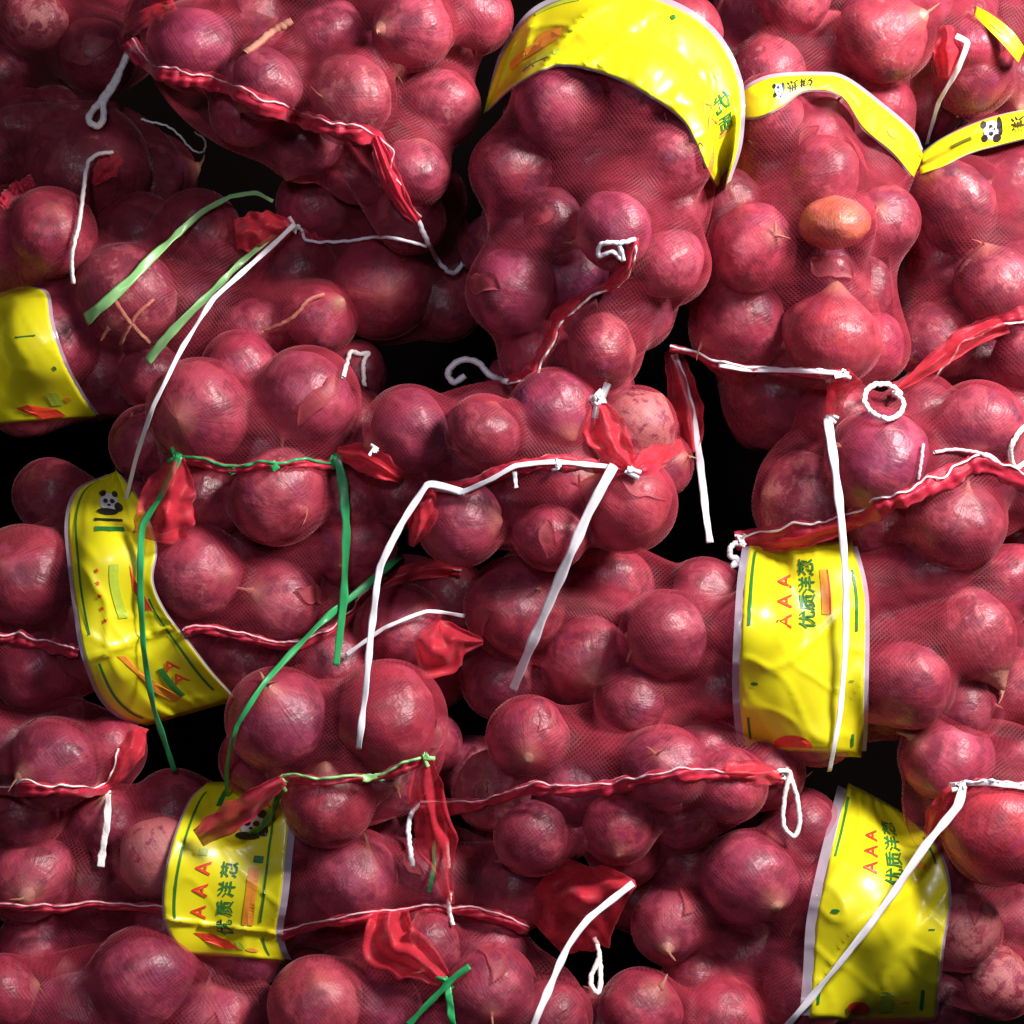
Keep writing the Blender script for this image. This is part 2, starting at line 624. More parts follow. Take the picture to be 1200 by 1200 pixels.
def sack(key, label, short, cx, cy, a, b_, rot, y0, c, onions, fill=5, iters=70, seed=0):
    """a, b_ half sizes in photo pixels, c half depth, y0 depth of the middle (pixels); onions listed front-most first"""
    R = random.Random(seed * 31 + 5)
    C = np.array(P(cx, cy, y0 * S))
    kk = (D + y0 * S) / D
    th = math.radians(rot)
    Rm = np.array([[math.cos(th), 0, -math.sin(th)], [0, 1, 0], [math.sin(th), 0, math.cos(th)]])
    axes = np.array([a * kk, c, b_ * kk]) * S
    placed = []
    extra_net = []
    info = []

    def depth_for(x, y, r):
        u = ((x - cx) * math.cos(th) - (y - cy) * math.sin(th)) / max(20, a - r * .8)
        v = (-(x - cx) * math.sin(th) - (y - cy) * math.cos(th)) / max(20, b_ - r * .8)
        rho = min(.98, math.hypot(u, v))
        return (y0 - max(10, c - r) * (1 - rho ** 2.4) ** (1 / 2.4)) * S

    def push(x, y, r, yy):
        for _ in range(6):
            p = np.array(P(x, y, yy))
            worst = 0
            for q, rq in placed:
                dx, dz = p[0] - q[0], p[2] - q[2]
                need = .95 * (r * S + rq)
                g = need ** 2 - dx * dx - dz * dz
                if g > 0:
                    ny = q[1] + math.sqrt(g)
                    if ny > yy and abs(p[1] - q[1]) < math.sqrt(g):
                        worst = max(worst, ny - yy)
            if worst <= 0:
                break
            yy += worst
        return yy

    for on in onions:
        x, y, r, t = on[:4]
        opt = on[4] if len(on) > 4 else {}
        r = r if opt.get('sq') else max(r, 41)
        opt = on[4] if len(on) > 4 else {}
        yy = depth_for(x, y, r) + opt.get('dz', 0) * S
        yy = push(x, y, r, yy)
        kr = (D + yy) / D
        p = np.array(P(x, y, yy))
        placed.append((p, r * S * kr))
        o = add_onion(Vector(p), r * S * kr, t, opt.get('neck'), R, opt.get('flake'), opt.get('tall', False))
        if opt.get('sq'):
            o.scale = (o.scale[0] * 1.34, o.scale[1] * 1.2, o.scale[2] * .98)
            extra_net.append((p, r * S * kr * 1.32))
        info.append((x, y, r, t, o))
    n_try = 0
    cnt = 0
    while cnt < fill and n_try < 400:
        n_try += 1
        u, v = R.uniform(-.85, .85), R.uniform(-.85, .85)
        if u * u + v * v > .72:
            continue
        x = cx + u * a * math.cos(th) - v * b_ * math.sin(th)
        y = cy - (u * a * math.sin(th) + v * b_ * math.cos(th))
        r = R.uniform(42, 50)
        if not (-60 < x < 1260 and -60 < y < 1260):
            continue
        d0 = depth_for(x, y, r)
        yy = push(x, y, r, d0)
        if yy > (y0 + c * .3) * S:
            continue
        kr = (D + yy) / D
        p = np.array(P(x, y, yy))
        placed.append((p, r * S * kr))
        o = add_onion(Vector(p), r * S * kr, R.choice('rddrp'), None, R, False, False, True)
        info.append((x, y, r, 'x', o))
        cnt += 1
    # rows for the labels
    vis = [q for q in info if q[3] != 'x']
    vis.sort(key=lambda q: q[1])
    rows = []
    for q in vis:
        if rows and q[1] - sum(z[1] for z in rows[-1]) / len(rows[-1]) < 42:
            rows[-1].append(q)
        else:
            rows.append([q])
    names = {1: [""], 2: ["top", "bottom"], 3: ["top", "middle", "bottom"], 4: ["top", "second", "third", "bottom"]}
    for ri, row in enumerate(rows):
        nm = names[len(rows)][ri] if len(rows) in names else ordinal(ri)
        row.sort(key=lambda q: q[0])
        for k, q in enumerate(row):
            col = TINT[q[3]][2]
            if len(row) == 1:
                lb = f"lone {col} onion{', ' + nm + ' row,' if nm else ' in'} {short}"
            else:
                lb = f"{col} onion, {ordinal(k)} from left,{' ' + nm + ' row,' if nm else ''} {short}"
            q[4]['label'] = lb
            q[4]['category'] = "onion"
            q[4]['group'] = "red onions packed in netting sacks"
    for q in info:
        if q[3] == 'x':
            du = (q[0] - cx) / a
            dv = (q[1] - cy) / b_
            wh = ("upper" if dv < 0 else "lower") + (" left" if du < -.25 else " right" if du > .25 else " middle")
            q[4]['label'] = f"half hidden onion, {wh} of {short}"
            q[4]['category'] = "onion"
            q[4]['group'] = f"deeper onions in {short}"
        ALL_ONIONS.append(q[4])
    dup = {}
    for q in info:
        dup.setdefault(q[4]['label'], []).append(q)
    for lb, qs in dup.items():
        if len(qs) > 1:
            qs.sort(key=lambda q: q[0])
            for k, q in enumerate(qs):
                q[4]['label'] = (["left", "right"] if len(qs) == 2 else ["left", "middle", "right", "rightmost"])[k] + " " + lb
    V = build_net([(p, r * 1.035 + .0010) for p, r in placed + extra_net], C, Rm, axes, iters)
    root = bpy.data.objects.new("onion_sack", None)
    COL.objects.link(root)
    root.empty_display_size = .05
    root.location = Vector(C) + Vector((0, 0, -axes[2]))
    root['label'] = label
    root['category'] = "sack"
    root['group'] = "red net sacks of onions in the stack"
    ROOT[key] = root
    keep = ICO_V[:, 1] < .45
    fk = ICO_F[keep[ICO_F].all(1)]
    used = np.unique(fk)
    remap = np.full(len(V), -1)
    remap[used] = range(len(used))
    vv = V[used]
    ff = remap[fk]
    me = bpy.data.meshes.new("net")
    me.vertices.add(len(vv))
    me.vertices.foreach_set('co', vv.ravel())
    me.loops.add(len(ff) * 3)
    me.loops.foreach_set('vertex_index', ff.ravel())
    me.polygons.add(len(ff))
    me.polygons.foreach_set('loop_start', np.arange(0, len(ff) * 3, 3))
    me.polygons.foreach_set('use_smooth', np.ones(len(ff), bool))
    me.materials.append(M['net'])
    me.update(calc_edges=True)
    o = bpy.data.objects.new("net", me)
    COL.objects.link(o)
    o.parent = root
    o.matrix_parent_inverse = Matrix.Translation(-root.location)
    NETS[key] = BVHTree.FromPolygons(vv.tolist(), ff.tolist())
    return root


# ------------------------------------------------------------------ things tied to a sack
def tube(name, pts3, rad, mat, parent, seg=7, lump=.15, seed=0):
    n = len(pts3)
    vs = []
    for i, p in enumerate(pts3):
        t = (pts3[min(i + 1, n - 1)] - pts3[max(i - 1, 0)])
        t = t.normalized() if t.length > 1e-9 else Vector((1, 0, 0))
        u = t.cross(Vector((0, 1, 0)))
        u = u.normalized() if u.length > 1e-4 else Vector((1, 0, 0))
        v = t.cross(u)
        r = rad[i] if hasattr(rad, '__len__') else rad
        r *= 1 + lump * noise.noise(Vector((i * .25, seed, 3))) * 2
        for j in range(seg):
            a = 6.283 * j / seg + i * .25
            vs.append(p + (u * math.cos(a) + v * math.sin(a) * .8) * r)
    f = grid_faces(n, seg, True)
    f.append(tuple(range(seg)))
    f.append(tuple((n - 1) * seg + j for j in range(seg)))
    return mesh_obj(name, vs, f, mat, parent)


def strap(key, pts, wpx, mat='white', name='strap', lift=5, taut=True, twist=.5, seed=0, label=None, keys=None, wend=None):
    """flat plastic strap hanging in front of the sacks"""
    q = resample(pts, max(24, int(len(pts) * 14)))
    pa = np.array(pts, float)
    sl = np.concatenate([[0], np.cumsum(np.linalg.norm(np.diff(pa, axis=0), axis=1))])
    sq = np.linspace(0, sl[-1], len(q))
    q = .35 * q + .65 * np.stack([np.interp(sq, sl, pa[:, 0]), np.interp(sq, sl, pa[:, 1])], 1)
    y = cast_line(q, keys) - lift * S
    s = np.arange(len(q), dtype=float)
    y = front_hull(s, y) if taut else smooth1(y, 12)
    c = [P(a, b_, yy) for (a, b_), yy in zip(q, y)]
    n = len(c)
    vs = []
    wn = 6
    for i in range(n):
        t = (c[min(i + 1, n - 1)] - c[max(i - 1, 0)]).normalized()
        side = t.cross(Vector((0, 1, 0))).normalized()
        fr = t.cross(side).normalized()
        ang = twist * noise.noise(Vector((i * .09, seed * 5.3, 1))) * 2
        ww = wpx if wend is None else wpx + (wend - wpx) * i / (n - 1)
        ww *= 1 + .34 * noise.noise(Vector((i * .16, seed, 8)))
        sd = side * math.cos(ang) + fr * math.sin(ang)
        up = fr * math.cos(ang) - side * math.sin(ang)
        for j in range(wn):
            k = j / (wn - 1) * 2 - 1
            cup = abs(abs(k) - .35) * .07 + .05 * noise.noise(Vector((k * 1.5, i * .12, seed)))
            vs.append(c[i] + sd * (k * ww * .45 * S) - up * (cup * ww * S))
    o = mesh_obj(name, vs, grid_faces(n, wn), M[mat], ROOT[key], solid=.0002)
    if label:
        o['label'] = label
    return o


def string(key, pts, rpx, mat='cotton', name='string', lift=4, taut=False, seed=0, loose=1.2, keys=None):
    q = resample(pts, max(20, len(pts) * 12))
    y = cast_line(q, keys)
    s = np.arange(len(q), dtype=float)
    y = (front_hull(s, y) if taut else smooth1(y, 8)) - lift * S
    c = []
    for i, ((a, b_), yy) in enumerate(zip(q, y)):
        a += loose * noise.noise(Vector((i * .3, seed, 0)))
        b_ += loose * noise.noise(Vector((i * .3, seed, 9)))
        c.append(P(a, b_, yy))
    return tube(name, c, rpx * .78 * S, M[mat], ROOT[key], 7, .10, seed)


def hem(key, pts, wpx, thread='pink', seed=0, lift=2, stick=1.0, keys=None, thr=1.6, gap=.5, mat='hem'):
    """the gathered mouth of a sack: a ruffled ribbon of doubled netting with its thread"""
    n = max(50, int(sum(math.dist(pts[i], pts[i + 1]) for i in range(len(pts) - 1)) / 3.2))
    q = resample(pts, n)
    y = smooth1(cast_line(q, keys or [key]), 6)
    wn = 8
    vs = []
    cen = []
    for i in range(n):
        a, b_ = q[i]
        t = q[min(i + 1, n - 1)] - q[max(i - 1, 0)]
        t = t / (np.linalg.norm(t) + 1e-9)
        nx, ny = -t[1], t[0]
        ruf = noise.noise(Vector((i * .13, seed * 3.3, 0)))
        ruf2 = noise.noise(Vector((i * .34, seed * 3.3, 4)))
        ww = wpx * 1.15 * (1 + .6 * ruf + .3 * ruf2)
        wob = 3.0 * noise.noise(Vector((i * .10, seed, 7)))
        for j in range(wn):
            k = j / (wn - 1) * 2 - 1
            h = (1 - k * k) * (5 + 5 * ruf2) * stick + lift + 2.2 * math.sin(k * 5 + i * .22 + ruf * 4)
            px = a + nx * (k * ww * .5 + wob)
            py = b_ + ny * (k * ww * .5 + wob)
            vs.append(P(px, py, y[i] - h * S))
        hh = (5 + 5 * ruf2) * stick + lift
        cen.append((a + nx * wob, b_ + ny * wob, y[i] - hh * S, nx, ny, ww))
    h_ = mesh_obj("hem", vs, grid_faces(n, wn), M[mat], ROOT[key], solid=.0004)
    if thread:
        th = []
        for i, (a, b_, yy, nx, ny, ww) in enumerate(cen):
            w_ = math.sin(i * gap)
            o_ = -ww * .30 + ww * .35 * noise.noise(Vector((i * .12, seed, 30)))
            th.append(P(a + nx * o_, b_ + ny * o_, yy - (1.0 + 1.2 * w_) * S))
        tube("thread", th, thr * .72 * S, M[thread], ROOT[key], 6, .2, seed)
    return h_


def flap(key, spine, widths, folds=3, mat='flap', name='corner_flap', lift=10, amp=.16, seed=0, keys=None, bulge=.25, taut=True):
    """a gathered corner of netting: a pleated sheet along a spine, widths in pixels"""
    n = 40
    q = resample(spine, n)
    wd = np.interp(np.linspace(0, 1, n), np.linspace(0, 1, len(widths)), widths)
    y = cast_line(q, keys)
    s = np.arange(n, dtype=float)
    y = front_hull(s, y) if taut else smooth1(y, 10)
    m_ = 22
    vs = []
    for i in range(n):
        t = q[min(i + 1, n - 1)] - q[max(i - 1, 0)]
        t = t / (np.linalg.norm(t) + 1e-9)
        nx, ny = -t[1], t[0]
        for j in range(m_):
            k = j / (m_ - 1) * 2 - 1
            f = math.cos(k * math.pi * folds + 1.6 * noise.noise(Vector((i * .09, seed, j * .06)))) * amp * wd[i]
            f += noise.noise(Vector((i * .12, j * .16, seed * 9))) * .22 * wd[i]
            e = 1 + .22 * noise.noise(Vector((i * .2, k * .8, seed + 40)))
            px = q[i][0] + nx * k * wd[i] * .5 * e
            py = q[i][1] + ny * k * wd[i] * .5 * e
            vs.append(P(px, py, y[i] - (lift + bulge * wd[i] * (1 - k * k) + f) * S))
    return mesh_obj(name, vs, grid_faces(n, m_), M[mat], ROOT[key], solid=.0003)


def knot(key, x, y, r, mat='white', name='knot', lift=8, seed=0):
    yy = (cast(x, y) or 0) - lift * S
    R = random.Random(seed + 11)
    pts = []
    for i in range(22):
        v = Vector((R.gauss(0, 1), R.gauss(0, 1), R.gauss(0, 1))).normalized() * r * (.25 + .45 * R.random())
        if i in (0, 21):
            v = Vector((R.uniform(-1, 1), 0, R.uniform(-1, 1))).normalized() * r * 1.5
        pts.append(P(x + v.x, y + v.z, yy + v.y * .6 * S))
    return tube(name, pts, r * .30 * S, M[mat], ROOT[key], 7, .25, seed)


# ------------------------------------------------------------------ printed label bands
def ellipse_pts(cu, cv, ru, rv, n=20, rot=0):
    return [(cu + ru * math.cos(6.283 * i / n) * math.cos(rot) - rv * math.sin(6.283 * i / n) * math.sin(rot),
             cv + ru * math.cos(6.283 * i / n) * math.sin(rot) + rv * math.sin(6.283 * i / n) * math.cos(rot)) for i in range(n)]


def band(key, A, B, prints, wr=2.2, ends=(1, 1), margin=(9, 6), seed=0, lift=3, back=14, fold=None):
    """a wide strip of printed film round the sack; A and B its two edges in pixels, from one end to the other"""
    nv, nu = 70, 34
    qa, qb = resample(A, nv), resample(B, nv)
    Y = np.zeros((nv, nu))
    X2 = np.zeros((nv, nu, 2))
    for i in range(nu):
        u = i / (nu - 1)
        q = qa * (1 - u) + qb * u
        X2[:, i] = q
        Y[:, i] = cast_line(q, [key])
    for i in range(nu):
        q = X2[:, i]
        s = np.concatenate([[0], np.cumsum(np.linalg.norm(np.diff(q, axis=0), axis=1))]) + np.arange(nv) * 1e-4
        Y[:, i] = front_hull(s, Y[:, i])
    for _ in range(5):
        Y[:, 1:-1] = np.minimum(Y[:, 1:-1], (Y[:, :-2] + 2 * Y[:, 1:-1] + Y[:, 2:]) / 4)
        Y[1:-1] = (Y[:-2] + 2 * Y[1:-1] + Y[2:]) / 4
    Y -= lift * S
    wid = float(np.linalg.norm(qa - qb, axis=1).mean())
    ln = float(np.linalg.norm(np.diff(qa, axis=0), axis=1).sum())
    for j in range(nv):
        for i in range(nu):
            u, v = i / (nu - 1), j / (nv - 1)
            x, y = u * wid / 60, v * ln / 60
            r = 1 - abs(noise.noise(Vector((x * .9 + y * .55, y * .35 - x * .25, seed * 7.7)))) * 2.2
            r2 = 1 - abs(noise.noise(Vector((x * 1.5 - y * .8, y * .8, seed * 3.1 + 20)))) * 2.4
            r3 = noise.noise(Vector((x * .7, y * .9, seed + 3)))
            Y[j, i] -= wr * S * (max(0, r) ** 5 * 1.3 + max(0, r2 - .1) ** 5 * 1.2 + r3 * .9)
            if fold:
                dv = v - (fold[0] + (u - .5) * fold[1])
                Y[j, i] += -S * 5 * math.exp(-(dv / .012) ** 2) - (S * 5 if dv < 0 else 0)
    Y[:, [0, -1]] += .6 * S

    def pos(u, v, off=0.0):
        fu, fv = min(max(u, 0), 1) * (nu - 1), min(max(v, 0), 1) * (nv - 1)
        i, j = min(int(fu), nu - 2), min(int(fv), nv - 2)
        a, b_ = fu - i, fv - j

        def mixv(arr):
            return (arr[j, i] * (1 - a) + arr[j, i + 1] * a) * (1 - b_) + (arr[j + 1, i] * (1 - a) + arr[j + 1, i + 1] * a) * b_
        p = mixv(X2)
        q0 = P(p[0], p[1], mixv(Y))
        if not off:
            return q0
        e = [P(X2[jj, ii][0], X2[jj, ii][1], Y[jj, ii]) for jj, ii in ((j, i), (j, i + 1), (j + 1, i))]
        nrm = (e[1] - e[0]).cross(e[2] - e[0]).normalized()
        if nrm.y > 0:
            nrm = -nrm
        return q0 + nrm * off * S
    verts = []
    rows = 0

    def extra(end):
        out = []
        j0, j1 = (0, 1) if end == 0 else (nv - 1, nv - 2)
        for k in range(1, 9):
            row = []
            t = k / 8
            for i in range(nu):
                d = X2[j0, i] - X2[j1, i]
                d = d / (np.linalg.norm(d) + 1e-9)
                e = X2[j0, i] + d * back * .55 * math.sin(t * math.pi * .75)
                row.append(P(e[0], e[1], Y[j0, i] + back * 6 * t ** 1.4 * S))
            out.append(row)
        return out
    if ends[0]:
        for row in reversed(extra(0)):
            verts += row
            rows += 1
    for j in range(nv):
        verts += [P(X2[j, i][0], X2[j, i][1], Y[j, i]) for i in range(nu)]
        rows += 1
    if ends[1]:
        for row in extra(1):
            verts += row
            rows += 1
    b = mesh_obj("label_band", verts, grid_faces(rows, nu), M['yellow'], ROOT[key], solid=.0003)

    def sub(name, vs, fs, mat, smooth=False):
        me_o = mesh_obj(name, vs, fs, M[mat], None, smooth)
        me_o.parent = b
        return me_o
    # clear edges of the film
    for side, mw in ((0, margin[0]), (1, margin[1])):
        if not mw:
            continue
        vs = []
        for j in range(nv):
            i0, i1 = (0, 1) if side == 0 else (nu - 1, nu - 2)
            d = X2[j, i0] - X2[j, i1]
            d = d / np.linalg.norm(d)
            for k in range(4):
                e = X2[j, i0] + d * (mw * k / 3 - 1)
                vs.append(P(e[0], e[1], Y[j, i0] + (k * .8 - .8 + .8 * noise.noise(Vector((j * .2, k, seed)))) * S))
        sub("clear_edge", vs, grid_faces(nv, 4), 'film', True)

    def poly_fan(pts, mat, off, name):
        cu = sum(p[0] for p in pts) / len(pts)
        cv = sum(p[1] for p in pts) / len(pts)
        vs = [pos(cu, cv, off)]
        n = len(pts)
        fs = []
        for ring in (1 / 3, 2 / 3, 1):
            vs += [pos(cu + (p[0] - cu) * ring, cv + (p[1] - cv) * ring, off) for p in pts]
        for i in range(n):
            fs.append((0, 1 + i, 1 + (i + 1) % n))
            for r_ in range(2):
                fs.append((1 + r_ * n + i, 1 + (r_ + 1) * n + i, 1 + (r_ + 1) * n + (i + 1) % n, 1 + r_ * n + (i + 1) % n))
        sub(name, vs, fs, mat)
    for pr in prints:
        kind = pr[0]
        if kind == 'line':       # printed rule along the band
            _, u, v0, v1, wpx, mat = pr
            n = max(3, int(abs(v1 - v0) * 60))
            vs = []
            for k in range(n + 1):
                v = v0 + (v1 - v0) * k / n
                for e in (-1, 0, 1):
                    vs.append(pos(u + e * wpx / 2 / wid, v, 1.2))
            sub("printed_line", vs, grid_faces(n + 1, 3), mat)
        elif kind == 'text':     # (text, u centre, v start, glyph height px, pitch px, mat, turn)
            _, txt, u, v0, hpx, pitch, mat, turn = pr
            vs, fs = [], []
            for ci, ch in enumerate(txt):
                gv, gf = glyph(ch)
                base = len(vs)
                for vi, (x, y) in enumerate(gv):
                    lay = .12 * (vi * 4 // len(gv)) if ord(ch) == 0x4f18 else 0
                    x -= .5
                    y -= .5
                    if turn == 1:            # reads upwards: right of the glyph points to the start of the band
                        du, dv = -y * -1, 0
                        du, dv = -y, -x
                        vs.append(pos(u + du * hpx / wid, v0 + (ci * pitch + dv * hpx) / ln, 1.3 + lay))
                    else:
                        vs.append(pos(u + x * hpx / wid, v0 + (ci * pitch - y * hpx) / ln, 1.3 + lay))
                fs += [tuple(base + i for i in f) for f in gf]
            sub("lettering", vs, fs, mat)
        elif kind == 'spot':     # (points in u v, mat, off)
            _, pts, mat, off = pr
            poly_fan(pts, mat, off + .5, "printed_patch")
        elif kind == 'panda':    # (u, v, size px)
            _, u, v, sz = pr
            a, c = sz / wid, sz / ln
            poly_fan(ellipse_pts(u, v, a * .62, c * .55), 'ink_white', 1.2, "printed_logo")
            for (du, dv, ru, rv) in ((-.5, -.5, .24, .22), (.42, -.55, .24, .22), (-.22, -.02, .17, .15), (.22, -.04, .17, .15), (0, .22, .1, .07), (-.1, .62, .62, .2), (.6, .3, .26, .3)):
                poly_fan(ellipse_pts(u + du * a, v + dv * c, ru * a, rv * c, 14), 'ink_black', 1.45, "printed_logo")
    return b


_G = {}


def glyph(ch):
    if ch in _G:
        return _G[ch]
    cu = bpy.data.curves.new("glyph", 'FONT')
    cu.body = ch
    cu.size = 1.0
    cu.align_x = 'LEFT'
    cu.resolution_u = 3
    if ord(ch) < 256:
        cu.offset = .015
    else:
        cu.offset = .018 if ord(ch) != 0x4f18 else 0
    o = bpy.data.objects.new("glyph", cu)
    COL.objects.link(o)
    bpy.context.view_layer.update()
    me = bpy.data.meshes.new_from_object(o.evaluated_get(bpy.context.evaluated_depsgraph_get()))
    vs = np.array([v.co[:2] for v in me.vertices]) if len(me.vertices) else np.zeros((0, 2))
    fs = [tuple(p.vertices) for p in me.polygons]
    if len(vs):
        lo, hi = vs.min(0), vs.max(0)
        k = (hi - lo).max()
        vs = (vs - (lo + hi) / 2) / k + .5
    bpy.data.objects.remove(o)
    bpy.data.curves.remove(cu)
    bpy.data.meshes.remove(me)
    if ord(ch) == 0x4f18 and len(vs):      # this sign loses a stroke when thickened, so it is thickened by hand
        n0 = len(vs)
        vs = np.vstack([vs + (d, e) for d, e in ((-.018, 0), (.018, 0), (0, .018), (0, -.018))])
        fs = [tuple(i + n0 * k for i in f) for k in range(4) for f in fs]
    _G[ch] = ([tuple(v) for v in vs], fs)
    return _G[ch]
#==SCENE==
# ------------------------------------------------------------------ the dark wall added behind the stack, painted near-black for the shade in the gaps
wv = []
for i in range(21):
    for j in range(21):
        x, z = -1.6 + 3.2 * i / 20, -1.6 + 3.2 * j / 20
        wv.append((x, .42 + .01 * noise.noise(Vector((x * 3, z * 3, 0))), z))
backing = mesh_obj("backing", wv, grid_faces(21, 21), M['backing'])
backing['kind'] = 'structure'

F = dict
# ------------------------------------------------------------------ the sacks, back ones first
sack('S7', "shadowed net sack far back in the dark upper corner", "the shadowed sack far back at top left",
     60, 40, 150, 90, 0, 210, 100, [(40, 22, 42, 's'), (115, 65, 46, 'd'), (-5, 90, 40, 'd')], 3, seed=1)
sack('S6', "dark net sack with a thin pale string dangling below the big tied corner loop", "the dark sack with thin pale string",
     70, 190, 160, 95, -8, 170, 110, [(100, 195, 72, 'm', F(neck=(80, .3))), (180, 210, 52, 'm'), (25, 150, 45, 'm'), (60, 140, 34, 'e')], 4, 120, seed=2)  # dark tints stand in for the shade on this sack
sack('S6b', "small reddish net sack directly above the cut off yellow band", "the small sack above the cut yellow band",
     20, 285, 105, 78, 0, 60, 95, [(60, 272, 50, 'r', F(neck=(60, .6))), (-12, 300, 50, 'r'), (85, 315, 30, 'd')], 3, 120, seed=3)
sack('S5', "brightly lit pinkish sack lying behind the two banded upright sacks", "the bright pinkish sack behind",
     1000, 30, 185, 120, 5, 110, 120, [(1035, 42, 56, 'k', F(neck=(20, .5))), (968, 52, 46, 'k'), (1030, 108, 38, 'k', F(flake=True)), (895, 25, 64, 'k'), (1085, 125, 34, 'r'), (930, -5, 46, 'k'), (1080, -15, 45, 'r'), (900, 85, 35, 'k')], 5, 150, seed=4)
sack('S5b', "small dark sack with a sliver of yellow label beside the red corner", "the small dark sack with sliver of label",
     1165, 50, 80, 110, 0, 140, 90, [(1140, 88, 46, 'd'), (1133, 20, 38, 'd'), (1190, 15, 44, 'r'), (1195, 100, 36, 'd')], 2, seed=5)
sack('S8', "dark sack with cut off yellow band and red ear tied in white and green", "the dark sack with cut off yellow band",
     190, 375, 245, 130, -4, 100, 120, [(150, 350, 62, 'e', F(neck=(250, .5))), (375, 372, 42, 'r', F(neck=(30, .5), flake=True)), (232, 272, 48, 'd'), (300, 388, 45, 'r'), (55, 400, 55, 'd'), (240, 350, 40, 'd'), (110, 440, 50, 'd'), (-10, 380, 60, 'd'), (180, 440, 40, 'd'), (30, 470, 40, 'd')], 4, 110, seed=6)  # onions darkened in tint for the shade here
sack('S9', "dark red sack behind the hanging red hem and its thin white string", "the dark red sack behind the hanging hem",
     445, 310, 135, 105, 0, 130, 110, [(445, 335, 60, 'r', F(neck=(-60, .7), flake=True)), (368, 240, 42, 'r', F(neck=(20, .4))), (500, 235, 45, 'd'), (520, 352, 46, 'd'), (400, 370, 40, 'r'), (435, 240, 38, 'd')], 4, 90, seed=7)
sack('S15', "long sack with the slanting yellow panda band and printed red stars", "the sack with slanting panda band",
     215, 705, 290, 125, -3, 30, 120, [(28, 675, 58, 'r', F(neck=(130, .7))), (232, 672, 55, 'k', F(neck=(0, .4))), (325, 705, 50, 'p', F(neck=(150, .6), flake=True)), (412, 640, 50, 'r', F(neck=(250, .6))), (45, 785, 50, 'r'), (120, 640, 55, 'd'), (285, 775, 38, 'r'), (120, 750, 52, 'd'), (200, 770, 50, 'd'), (350, 640, 40, 'd'), (-50, 740, 50, 'r'), (430, 715, 45, 'd'), (60, 580, 42, 'd')], 5, 60, seed=8)
sack('S17', "small sack showing one onion beside the crumpled red flap", "the small sack by the crumpled flap",
     475, 735, 95, 95, 0, 60, 100, [(470, 738, 52, 'r'), (530, 700, 38, 'd'), (420, 690, 35, 'd')], 3, 80, seed=9)
sack('S14', "long sack whose yellow band carries three red letters and a smooth clear edge", "the long banded sack at mid right",
     880, 772, 345, 122, 0, 20, 125, [(605, 712, 58, 'r', F(neck=(40, .5), flake=True)), (780, 745, 52, 'p', F(neck=(200, .3))), (1146, 745, 50, 'k', F(tall=True, neck=(-68, .15), flake=False, dz=-8)), (688, 775, 54, 'r', F(neck=(280, .7), flake=True)), (1065, 802, 50, 'k', F(neck=(200, .5))), (715, 685, 52, 'r'), (590, 795, 48, 'd'), (1095, 670, 45, 'k'), (1045, 720, 48, 'r'), (1190, 680, 40, 'r'), (840, 800, 46, 'd'), (825, 700, 45, 'd'), (900, 760, 60, 'r'), (970, 700, 55, 'r'), (970, 820, 55, 'd'), (1130, 830, 40, 'd'), (1200, 810, 45, 'd'), (640, 640, 40, 'r'), (740, 825, 36, 'd'), (1150, 800, 36, 'r')], 5, 45, seed=10)
sack('S21', "long low sack whose yellow panda band is crossed by a flat red strip", "the low sack with crossed panda band",
     285, 1030, 345, 108, 1, 40, 115, [(35, 1030, 52, 'k', F(neck=(300, .8))), (185, 1005, 48, 's', F(neck=(200, .4))), (412, 1028, 56, 'p', F(neck=(60, .4))), (110, 1045, 45, 'd'), (600, 1040, 50, 'd'), (505, 1030, 44, 'd'), (270, 1020, 58, 'r'), (340, 1060, 45, 'd'), (120, 960, 40, 'd'), (200, 1090, 42, 'd'), (40, 1110, 42, 'r'), (450, 1095, 40, 'd'), (545, 1075, 40, 'r')], 5, 70, seed=11)
sack('S19', "long sack at lower right whose yellow band is crossed by a diagonal white strap", "the lower right sack with diagonal strap",
     975, 1080, 245, 145, -4, 40, 125, [(878, 1030, 55, 'p', F(neck=(320, .6))), (785, 1085, 43, 'p', F(neck=(250, .7), flake=True)), (1125, 1090, 46, 's'), (1170, 1150, 42, 's'), (820, 1150, 44, 'r', F(neck=(0, .3))), (800, 1010, 42, 'd'), (880, 1120, 45, 'd'), (1000, 1060, 62, 'r'), (1050, 1130, 50, 'd'), (940, 970, 44, 'd'), (1190, 1080, 42, 'd'), (940, 1160, 50, 'd'), (745, 1050, 34, 'd'), (1100, 1010, 40, 'd'), (1100, 1180, 40, 'd'), (900, 960, 34, 'd')], 5, 60, seed=12)
sack('S25', "sack at the bottom edge right of the black gap", "the bottom edge sack right of the gap",
     815, 1215, 160, 85, 0, 10, 110, [(752, 1185, 48, 'r', F(neck=(60, .4))), (845, 1195, 50, 'r'), (700, 1200, 34, 'd'), (920, 1215, 45, 'r')], 3, seed=13)
sack('S23', "sack of purple onions in the bottom left corner of the stack", "the bottom left corner sack",
     155, 1195, 195, 100, 0, -10, 120, [(168, 1150, 62, 'p', F(neck=(310, .3))), (85, 1178, 62, 'p', F(neck=(100, .3))), (252, 1195, 55, 'k', F(neck=(95, .3))), (10, 1195, 50, 'r'), (180, 1230, 55, 'r')], 3, 110, seed=14)
sack('S24', "bottom edge sack with gathered red corner tied in short green straps", "the bottom sack with short green straps",
     510, 1190, 200, 115, 0, -10, 120, [(575, 1160, 52, 'p', F(neck=(275, .75), flake=True)), (372, 1178, 55, 'k', F(neck=(80, .5))), (450, 1180, 48, 'p'), (500, 1110, 38, 'r', F(flake=True)), (650, 1190, 42, 'r'), (520, 1215, 45, 'r'), (430, 1115, 36, 'd')], 4, 90, seed=15)
